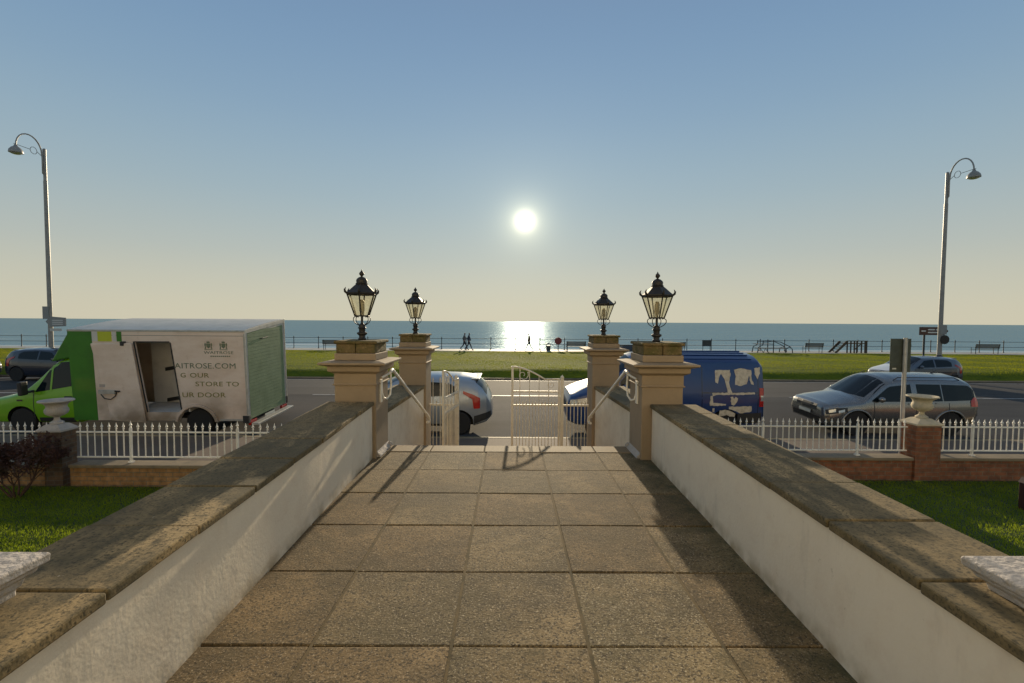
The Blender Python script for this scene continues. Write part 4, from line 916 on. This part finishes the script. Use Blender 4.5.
# hinged side door folded forward against the body
dp = bpy.data.objects.new('side_door', None); COL.objects.link(dp); dp.parent = tr
dl = [(lx(97.5), lz(343)), (lx(138), lz(342.5)), (lx(147.5), lz(422)), (lx(112), lz(420)), (lx(110), lz(404))]
bm = B(); prism(bm, dl, -by-.09, -by-.045, 'y'); obj('door_panel', bm, M['vanwhite'], dp, bevel=.02)
hx_, hz_ = lx(103), lz(391)
bm = B(); box(bm, hx_, hx_+.42, -by-.13, -by-.091, hz_-.05, hz_+.06); obj('door_handle', bm, M['galv'], dp, bevel=.01)
bm = B(); box(bm, hx_+.40, hx_+.54, -by-.125, -by-.092, hz_+.0, hz_+.04); obj('lock', bm, M['plastic'], dp, bevel=.01)
bm = B(); tube(bm, [(hx_+.05, -by-.105, hz_-.06), (hx_+.14, -by-.11, hz_-.17), (hx_+.30, -by-.11, hz_-.19), (hx_+.42, -by-.105, hz_-.10), (hx_+.46, -by-.10, hz_-.0)], .012, 6); obj('lock_loop', bm, M['plastic'], dp)
bm = B(); box(bm, hx_+.02, hx_+.16, -by-.095, -by-.0905, hz_+.13, hz_+.20); obj('sticker', bm, M['silver_blue'], dp)
bm = B(); box(bm, lx(128), lx(131), -by-.12, -by-.02, lz(345), lz(341)); obj('runner_bracket', bm, M['plastic'], dp)
prof = arc(WX, WZ, .57, 12, 168, 14); prof2 = arc(WX, WZ, .50, 168, 12, 14); bm = B(); prism(bm, prof+prof2, -by-.05, -by+.10, 'y'); obj('wheel_arch', bm, M['vanwhite'], tr, bevel=.01)
for sd in (-1, 1): wheel(tr, WX, sd*.88, .345, .345, sd, 6, 'galv')
bm = B(); prism(bm, arc(lx(109), WZ, .50, 15, 100, 10)+arc(lx(109), WZ, .44, 100, 15, 10), -by-.035, -by+.02, 'y'); obj('step_arch', bm, M['vanwhite'], tr)
bm = B(); box(bm, 2.2, 7.1, -.45, .45, .30, .385); obj('chassis', bm, M['plastic'], tr)
bm = B(); box(bm, 7.24, 7.42, -1.0, 1.0, .27, .33); obj('rear_step', bm, M['galv'], tr, bevel=.01)
for y in (-.84, .84):
    bm = B(); box(bm, 7.16, 7.22, y-.16, y+.16, .27, .39); obj('tail_light', bm, M['red'], tr, bevel=.008)
bm = B(); box(bm, 7.215, 7.23, -.28, .24, .29, .39); obj('number_plate', bm, M['number'], tr)
bm = B(); box(bm, bx1-.14, bx1+.02, -by-.02, -by+.08, bz0-.06, bz0+.14); obj('corner_buffer', bm, M['plastic'], tr, bevel=.01)
bm = B(); box(bm, bx1-.12, bx1+.02, by-.08, by+.02, bz0-.0, bz0+.22); obj('corner_buffer', bm, M['plastic'], tr, bevel=.01)
# lettering
def text(parent, body, x, z, size, m, y, ext=1.0, name='lettering', align='LEFT', rot=(math.pi/2, 0, 0), thick=.0015, sp=1.05):
    cu = bpy.data.curves.new('txt', 'FONT'); cu.body = body; cu.size = size; cu.extrude = thick; cu.space_character = sp; cu.align_x = align; cu.resolution_u = 4
    o_ = bpy.data.objects.new('txt', cu); COL.objects.link(o_); dg = bpy.context.evaluated_depsgraph_get(); dg.update()
    me = bpy.data.meshes.new_from_object(o_.evaluated_get(dg)); bpy.data.objects.remove(o_)
    me.materials.clear(); me.materials.append(m)
    q = bpy.data.objects.new(name, me); COL.objects.link(q); q.parent = parent; q.location = (x, y, z); q.rotation_euler = rot; q.scale = (ext, 1, 1); return q
def tp(px, py): return (lx(px), lz(py))
ty = -by-.004
for body, px0, px1, py, h_, m_ in (('WAITROSE', 207.5, 237, 353.0, .105, 'greytext'), ('AITROSE.COM', 177.5, 238.5, 367.5, .20, 'greytext'), ('G', 182.5, 187.5, 376.6, .17, 'gold'), ('OUR', 192, 211, 376.6, .17, 'gold'), ('STORE TO', 197, 240.5, 385.3, .17, 'gold'), ('UR DOOR', 183, 226.5, 396.5, .18, 'gold')):
    x0, z0 = tp(px0, py); x1, _ = tp(px1, py)
    q = text(tr, body, x0, z0, h_*1.0, M[m_], ty); wdt = q.dimensions[0] if q.dimensions[0] > 0 else 1
    bb = [c[0] for c in q.bound_box]; wd_ = max(bb)-min(bb); q.scale = ((x1-x0)/wd_, h_*0+1.0, 1)
for px in (212.5, 227.5):   # two small crests above the name
    x, z = tp(px, 345); bm = B()
    prism(bm, [(x-.05, z+.06), (x+.05, z+.06), (x+.05, z-.02), (x, z-.07), (x-.05, z-.02)], 0, .003, 'y')
    for sd in (-1, 1): prism(bm, [(x+sd*.06, z+.05), (x+sd*.085, z+.08), (x+sd*.10, z+.03), (x+sd*.085, z-.03), (x+sd*.10, z-.08), (x+sd*.06, z-.07), (x+sd*.07, z-.01)], 0, .003, 'y')
    prism(bm, [(x-.035, z+.07), (x-.045, z+.115), (x-.015, z+.10), (x, z+.135), (x+.015, z+.10), (x+.045, z+.115), (x+.035, z+.07)], 0, .003, 'y')
    box(bm, x-.10, x+.10, .0, .003, z-.105, z-.09)
    for v_ in bm.verts: v_.co.y = ty-.003+v_.co.y*-1*.5
    obj('crest', bm, M['greytext'], tr)
x, z = tp(214, 355.8); bm = B()
for k in range(10): box(bm, x+k*.052, x+k*.052+.036, ty-.003, ty, z, z+.028)
obj('small_print', bm, M['greytext'], tr)

# ------------------------------------------------------------------ street furniture
def street_lamp(x, y, top, label, s, notice):
    t = empty('street_lamp', (x, y, .12), label=label, cat='street lamp', group='tall street lamps across the road'); z0 = .12
    bm = B(); lathe(bm, [(.16, -.05), (.16, 1.2), (.11, 1.25)], 14); obj('column_base', bm, M['iron'] if notice else M['greypaint'], t, smooth=40)
    bm = B(); lathe(bm, [(.105, 1.25), (.10, 4), (.085, top-1.6-z0), (.075, top-1.59-z0), (.075, top-z0), (.02, top+.05-z0)], 14); obj('column', bm, M['greypaint'], t, smooth=40)
    bm = B(); zt = top-z0-.35
    pts = [(0, 0, zt-1.0), (0, -.12, zt-.9), (0, -.12, zt-.1)]+[(0, -.14-.63*(1-math.cos(R(a))), zt+.05+.75*math.sin(R(a))) for a in range(0, 181, 15)]
    tube(bm, pts, .032, 8)
    c = (-.55, zt+.1); tube(bm, [(0, c[0]+.17*math.cos(R(a)), c[1]+.17*math.sin(R(a))) for a in range(0, 361, 30)], .013, 6)
    tube(bm, [(0, -.14, zt-.05), (0, -.38, zt+.1)], .013, 6); tube(bm, [(0, -.72, zt+.1), (0, -1.5, zt+.1)], .013, 6)
    obj('swan_neck', bm, M['greypaint'], t, smooth=60)
    bm = B(); zz = zt+.06; lathe(bm, [(.27, zz-.38), (.275, zz-.35), (.25, zz-.24), (.17, zz-.13), (.08, zz-.06), (.05, zz+.02)], 20, (0, -1.4, 0)); obj('shade', bm, M['greypaint'], t, smooth=40)
    bm = B(); lathe(bm, [(.001, zz-.47), (.12, zz-.45), (.2, zz-.42), (.24, zz-.38)], 18, (0, -1.4, 0)); obj('diffuser', bm, M['lens'], t, smooth=60)
    return t
lr = street_lamp(22.8, 24.5, 10.9, 'tall grey street lamp on the right with a black base, swan neck and bowl shade', 1, True)
ll = street_lamp(-24.05, 24.5, 11.7, 'tall grey street lamp on the left above the dark car, swan neck and bowl shade', -1, False)
bm = B(); box(bm, -.12, .22, -.14, -.115, 2.35, 2.85); obj('notice_plate', bm, M['signgrey'], lr)
bm = B(); lathe(bm, [(.001, -.16), (.24, -.158), (.24, -.13), (.001, -.128)], 20, (.12, 0, 2.08), axis='y'); obj('round_sign', bm, M['iron'], lr)
bm = B(); box(bm, -.25, .05, -.15, -.12, 2.85, 3.5); obj('notice_plate', bm, M['signgrey'], ll)
bm = B(); prism(bm, [(-.1, 2.72), (.15, 2.98), (.95, 2.92), (.95, 2.48), (.15, 2.44)], -.16, -.13, 'y'); obj('direction_arm', bm, M['signgrey'], ll)
bm = B(); box(bm, .1, .7, -.15, -.125, 2.22, 2.36); obj('small_blue_plate', bm, M['silver_blue'], ll)
for k in range(3):
    bm = B(); box(bm, .25, .8, -.166, -.161, 2.56+k*.1, 2.6+k*.1); obj('sign_text', bm, M['signwhite'], ll)
# brown direction sign on its own post
t = empty('direction_sign', (23.3, 26, .45), label='brown direction sign on a post on the verge, left of the right street lamp', cat='sign')
bm = B(); lathe(bm, [(.05, 0), (.05, 2.35)], 10); obj('post', bm, M['darkmetal'], t, smooth=40)
bm = B(); prism(bm, [(-.35, 1.95), (1.05, 1.95), (1.28, 2.18), (1.05, 2.40), (-.35, 2.40)], -.09, -.06, 'y'); obj('sign_arm', bm, M['brownsign'], t)
bm = B(); 
for (a, b, z) in ((-.25, 0, 2.14), (.12, .5, 2.22), (.56, .95, 2.22), (.12, .7, 2.06)): box(bm, a, b, -.096, -.091, z, z+.07)
obj('sign_text', bm, M['signwhite'], t)
# sign seen from behind on the near pavement
t = empty('road_sign', (8.18, 9.55, .1), label='grey green road sign seen from behind on a steel post, by the right urn', cat='sign')
bm = B(); lathe(bm, [(.038, 0), (.038, 2.62)], 12, (0, 0, 0)); obj('post', bm, M['galv'], t, smooth=40)
bm = B(); box(bm, -.27, .16, .045, .06, 1.90, 2.60); obj('sign_plate', bm, M['signback'], t, bevel=.006)
bm = B(); box(bm, -.26, .15, .03, .045, 2.02, 2.07); box(bm, -.26, .15, .03, .045, 2.43, 2.48); obj('channel', bm, M['signback'], t)
bm = B(); box(bm, -.22, -.14, .040, .044, 1.96, 1.99); obj('maker_label', bm, M['number'], t)

# promenade railing
t = empty('promenade_railing', (0, 47.3, .15), label='long dark post and rail fence along the sea edge of the promenade', cat='railing')
bm = B()
for z in (.55, 1.08): tube(bm, [(-70, 0, z), (70, 0, z)], .024, 6)
obj('rail', bm, M['darkmetal'], t)
for k in range(-21, 22):
    x = k*2.5+.6; bm = B(); lathe(bm, [(.09, -.02), (.06, .05), (.04, .12), (.035, 1.0), (.055, 1.06), (.055, 1.12), (.03, 1.17), (.045, 1.21), (.001, 1.27)], 8, (x, 0, 0)); obj('post', bm, M['darkmetal'], t, smooth=50)
def bench(x, y, rz, label, wd=1.8):
    t = empty('bench', (x, y, .15), rz, label, 'bench', 'benches on the promenade')
    bm = B()
    for k in range(4): box(bm, -wd/2, wd/2, -.22+.12*k, -.12+.12*k, .43, .46)
    obj('seat', bm, M['wood'], t)
    bm = B()
    for k in range(4): box(bm, -wd/2, wd/2, -.27-.02*k, -.245-.02*k, .54+.11*k, .63+.11*k)
    obj('backrest', bm, M['wood'], t)
    for sx in (-1, 1):
        x_ = sx*(wd/2-.1); bm = B(); tube(bm, [(x_, -.22, 0), (x_, -.22, .44), (x_, -.33, .98)], .028, 6); tube(bm, [(x_, .22, 0), (x_, .22, .43), (x_, .22, .64), (x_, -.25, .66)], .025, 6); obj('leg', bm, M['darkmetal'], t)
    return t
PY = 45.2
def PX(px): return (px-509.5)/465*PY
bench(PX(333), PY, 0, 'dark promenade bench just left of the nearer left pillar cap')
bench(PX(576), PY, 0, 'dark promenade bench beside the red lifebuoy housing, left of the farther right pillar', 1.9)
bench(PX(676), PY, 0, 'dark promenade bench above the roof of the blue van')
bench(PX(814), PY, 0, 'dark promenade bench between the picnic frame and the timber platform')
bench(PX(988), PY, 0, 'dark promenade bench at the right, on the far side of the right street lamp', 2.4)
# notice board above the van roof
t = empty('notice_board', (PX(709), 45.6, .15), label='small dark notice board on the promenade above the blue van', cat='notice board')
bm = B(); box(bm, -.42, .42, -.03, .03, .55, 1.15); obj('board', bm, M['darkmetal'], t)
for sx in (-1, 1): bm = B(); lathe(bm, [(.03, 0), (.03, .56)], 8, (sx*.36, 0, 0)); obj('leg', bm, M['darkmetal'], t)
# red lifebuoy housing on post
t = empty('lifebuoy_housing', (PX(559.5), 46.3, .15), label='round faded red lifebuoy housing on a post by the promenade railing', cat='lifebuoy')
bm = B(); lathe(bm, [(.001, -.08), (.30, -.08), (.36, -.03), (.36, .05), (.001, .08)], 24, (0, 0, .95), axis='y'); obj('housing', bm, M['buoy'], t, smooth=40)
bm = B(); lathe(bm, [(.045, 0), (.045, .75)], 10, (0, .05, 0)); obj('post', bm, M['darkmetal'], t)
# small upturned table-like thing by the pillar
for px, lb in ((549, 'small dark litter bin on the promenade, left of the lifebuoy housing'),):
    t = empty('litter_bin', (PX(px), 45.8, .15), label=lb, cat='litter bin')
    bm = B(); lathe(bm, [(.20, .0), (.24, .5), (.24, .52)], 14); obj('drum', bm, M['darkmetal'], t, smooth=40)
    bm = B(); lathe(bm, [(.30, .62), (.30, .66), (.1, .74), (.001, .75)], 14); tube(bm, [(-.2, 0, .5), (-.2, 0, .64)], .02, 6); tube(bm, [(.2, 0, .5), (.2, 0, .64)], .02, 6); obj('hood', bm, M['darkmetal'], t, smooth=40)
t = empty('dinghy', (PX(632), 46.0, .15), label='small upturned boat on the promenade between the right lanterns', cat='boat')
bm = B(); rings = []
for k in range(11):
    u = k/10; hw = .55*math.sin(math.pi*min(u*1.02+.02, .98))**.6; hh = .42+.12*u; 
    rings.append([bm.verts.new((-1.2+2.4*u, hw*math.cos(R(a)), .05+hh*math.sin(R(a)))) for a in range(0, 181, 20)])
for a, b in zip(rings, rings[1:]):
    for i in range(len(a)-1): bm.faces.new([a[i], a[i+1], b[i+1], b[i]])
bm.faces.new(rings[0]); bm.faces.new(rings[-1][::-1])
for a, b in zip(rings, rings[1:]): bm.faces.new([a[0], b[0], b[-1], a[-1]])
obj('hull', bm, M['darkmetal'], t, smooth=50)
bm = B(); box(bm, -1.2, 1.2, -.03, .03, .50, .62); obj('keel', bm, M['darkmetal'], t)
# arched outdoor frame (fitness / boat shaped bench)
t = empty('arched_frame', (PX(774), 45.2, .15), label='arched dark metal frame with bench rails on the promenade, right of the blue van', cat='climbing frame'); t.scale = (1.1, 1, .72)
bm = B()
for y in (-.5, .5):
    tube(bm, [(-1.6, y, 0), (-1.5, y, .75), (-1.15, y, 1.05), (-1.1, y, 1.65)], .045, 6)
    tube(bm, [(1.5, y, 0), (1.45, y, .55), (1.2, y, .75), (.9, y, .6), (.85, y, 0)], .045, 6)
    tube(bm, [(-1.15, y, 1.4), (-.2, y, 1.55), (.4, y, 1.45), (.9, y, 1.1), (1.35, y, .75)], .045, 6)
    tube(bm, [(-.2, y, 0), (-.2, y, 1.55), (-.2, y, 1.75)], .045, 6); tube(bm, [(-1.1, y, 0), (-.9, y, .55), (-.6, y, .0)], .04, 6)
obj('tubes', bm, M['darkmetal'], t, smooth=50)
bm = B(); box(bm, -1.5, 1.2, -.35, .35, .55, .62); obj('seat_board', bm, M['wood'], t)
bm = B(); box(bm, -1.6, -.1, -.4, .4, 1.12, 1.18); obj('upper_board', bm, M['wood'], t)
# timber steps and platform over the sea wall
t = empty('timber_platform', (PX(853), 45.6, .15), label='dark timber steps and railed platform at the sea wall, left of the road sign', cat='platform')
bm = B(); prism(bm, [(-1.7, 0), (-1.45, 0), (-.45, .95), (-.45, 1.15), (-.6, 1.15)], -.5, -.44, 'y'); prism(bm, [(-1.7, 0), (-1.45, 0), (-.45, .95), (-.45, 1.15), (-.6, 1.15)], .44, .5, 'y')
for k in range(5): box(bm, -1.45+.2*k, -1.2+.2*k, -.44, .44, .15+.19*k, .19+.19*k)
obj('stair', bm, M['wood'], t)
bm = B(); box(bm, -.5, 1.5, -.5, .5, .9, .98); obj('deck', bm, M['wood'], t)
for x in (-.45, -.1, .25, .5, .95, 1.3, 1.45):
    bm = B(); box(bm, x-.05, x+.05, -.52, -.44, 0, 1.2); obj('post', bm, M['wood'], t)
bm = B(); box(bm, -.5, 1.55, -.53, -.45, 1.15, 1.22); tube(bm, [(.3, -.4, .3), (.9, -.4, .85)], .05, 6); obj('brace', bm, M['wood'], t)

# ------------------------------------------------------------------ people walking on the promenade
def person(x, y, face, coat, label, ph=1.0):
    """walking figure grown from a skeleton with a skin modifier; face=+1 walks right"""
    V = {'pel': (0, 0, .95), 'chest': (.02, 0, 1.30), 'neck': (.04, 0, 1.50), 'head0': (.06, 0, 1.58), 'head': (.07, 0, 1.70)}
    E = [('pel', 'chest'), ('chest', 'neck'), ('neck', 'head0'), ('head0', 'head')]; Rr = {'pel': .15, 'chest': .17, 'neck': .06, 'head0': .075, 'head': .10}
    for sd, sw in ((-1, 1), (1, -1)):
        k = 'l' if sd < 0 else 'r'; q = sw*ph
        V[k+'hip'] = (0, sd*.09, .90); V[k+'knee'] = (.14*q+.06, sd*.10, .50); V[k+'ank'] = (.36*q-(.05 if q < 0 else 0), sd*.10, .09+(.05 if q < 0 else 0)); V[k+'toe'] = (.36*q+.15, sd*.10, .04)
        V[k+'sh'] = (.02, sd*.19, 1.42); V[k+'elb'] = (-.12*q, sd*.25, 1.15); V[k+'hand'] = (-.10*q+.08, sd*.25, .90)
        Rr.update({k+'hip': .10, k+'knee': .065, k+'ank': .045, k+'toe': .04, k+'sh': .075, k+'elb': .05, k+'hand': .04})
        E += [('pel', k+'hip'), (k+'hip', k+'knee'), (k+'knee', k+'ank'), (k+'ank', k+'toe'), ('chest', k+'sh'), (k+'sh', k+'elb'), (k+'elb', k+'hand')]
    names = list(V); me = bpy.data.meshes.new('person'); me.from_pydata([V[n_] for n_ in names], [(names.index(a), names.index(b)) for a, b in E], [])
    o_ = bpy.data.objects.new('tmp', me); COL.objects.link(o_); o_.modifiers.new('skin', 'SKIN')
    for i, n_ in enumerate(names): me.skin_vertices[0].data[i].radius = (Rr[n_], Rr[n_]); me.skin_vertices[0].data[i].use_root = (n_ == 'pel')
    ss = o_.modifiers.new('ss', 'SUBSURF'); ss.levels = 2
    dg = bpy.context.evaluated_depsgraph_get(); dg.update(); m2 = bpy.data.meshes.new_from_object(o_.evaluated_get(dg)); bpy.data.objects.remove(o_)
    m2.name = 'person'; m2.materials.clear()
    for m_ in (M['trouser'], coat, M['skin'], M['hair']): m2.materials.append(m_)
    for p in m2.polygons:
        c = p.center; p.use_smooth = True
        p.material_index = 0 if c.z < .88 and abs(c.y) < .19 else (2 if (c.z > 1.53 and c.x > .06 and c.z < 1.74) or (c.z < .95) else (3 if c.z > 1.55 else 1))
    q = bpy.data.objects.new('person', m2); COL.objects.link(q); q.location = (x, y, .15); q.rotation_euler.z = 0 if face > 0 else math.pi
    return tag(q, label, 'person', 'walkers on the promenade')
person(PX(463.5), 45.9, 1, M['coat1'], 'person in a grey coat walking right on the promenade, left of the pair')
person(PX(468.5), 45.4, 1, M['coat2'], 'person in a dark navy coat striding right on the promenade, right of the pair')
person(PX(529.5), 45.6, -1, M['coat3'], 'person in a tan coat walking alone on the promenade below the sun')

# ------------------------------------------------------------------ shrub, post
t = empty('shrub', (-7.85, 7.35, .14), label='leggy reddish brown shrub in front of the left brick pier', cat='shrub')
random.seed(9); bm = B(); tips = []
def grow(p, d, ln, r, lv):
    q = p+d*ln; m1 = p+d*ln*.5+Vector((random.uniform(-1, 1), random.uniform(-1, 1), random.uniform(-.5, 1)))*ln*.06
    tube(bm, [p, m1, q], [r, r*.85, r*.7], 5)
    if lv == 0: tips.append((p, q)); return
    for _ in range(3):
        nd = (d+Vector((random.uniform(-.7, .7), random.uniform(-.7, .7), random.uniform(-.15, .5)))).normalized(); grow(q, nd, ln*random.uniform(.6, .85), r*.6, lv-1)
    if lv <= 2: tips.append((p, q))
for k in range(6):
    a = k*1.05; grow(Vector((.05*math.cos(a), .05*math.sin(a), 0)), Vector((.75*math.cos(a), .5*math.sin(a), 1.0)).normalized(), random.uniform(.27, .36), .016, 4)
obj('branches', bm, M['twig'], t)
bm = B()
for p, q in tips:
    for _ in range(7):
        c = p.lerp(q, random.random())+Vector([random.gauss(0, .03) for _ in range(3)]); a = Vector([random.gauss(0, 1) for _ in range(3)]).normalized(); b = a.orthogonal().normalized(); s_ = random.uniform(.012, .022)
        bm.faces.new([bm.verts.new(c+a*s_*1.5), bm.verts.new(c+b*s_*.7), bm.verts.new(c-a*s_*1.5), bm.verts.new(c-b*s_*.7)])
obj('leaves', bm, M['redleaf'], t, rn=False)
t = empty('wooden_post', (8.0, 7.05, .14), label='dark red painted post on the right lawn at the right edge', cat='post')
bm = B(); box(bm, -.05, .05, -.05, .05, 0, .42); obj('shaft', bm, M['brownpost'], t, bevel=.006)
bm = B(); prism(bm, [(-.06, .42), (.06, .42), (.0, .50)], -.06, .06, 'y'); obj('cap', bm, M['brownpost'], t)

# ------------------------------------------------------------------ the house behind the viewer, its sunlit front bounces light back
hs = empty('house', (0, -4.2, .1), label='white painted house front behind the terrace', cat='house')
bm = B(); box(bm, -8, 8, -6, 0, 0, 9.0)
obj('wall', bm, M['bonnet_glare'] if False else mat('white house paint', (.80, .74, .62), .8), hs)
bm = B(); prism(bm, [(-8.3, 9.001), (8.3, 9.001), (6, 11.5), (-6, 11.5)], -6.2, .3, 'y'); obj('roof', bm, M['slate'], hs)
for (x, z) in ((-5, 2.2), (5, 2.2), (-5, 5.6), (0, 5.6), (5, 5.6)):
    bm = B(); box(bm, x-.95, x+.95, .003, .06, z, z+1.9); wn = obj('window', bm, M['stone_white'], hs)
    for dx in (-.44, .44): bm = B(); box(bm, x+dx-.38, x+dx+.38, .062, .07, z+.12, z+1.78); obj('pane', bm, M['cglass'], wn)
bm = B(); box(bm, -.7, .7, .003, .08, DZ-.1, DZ+2.3); dr = obj('door', bm, M['green_dk'], hs)
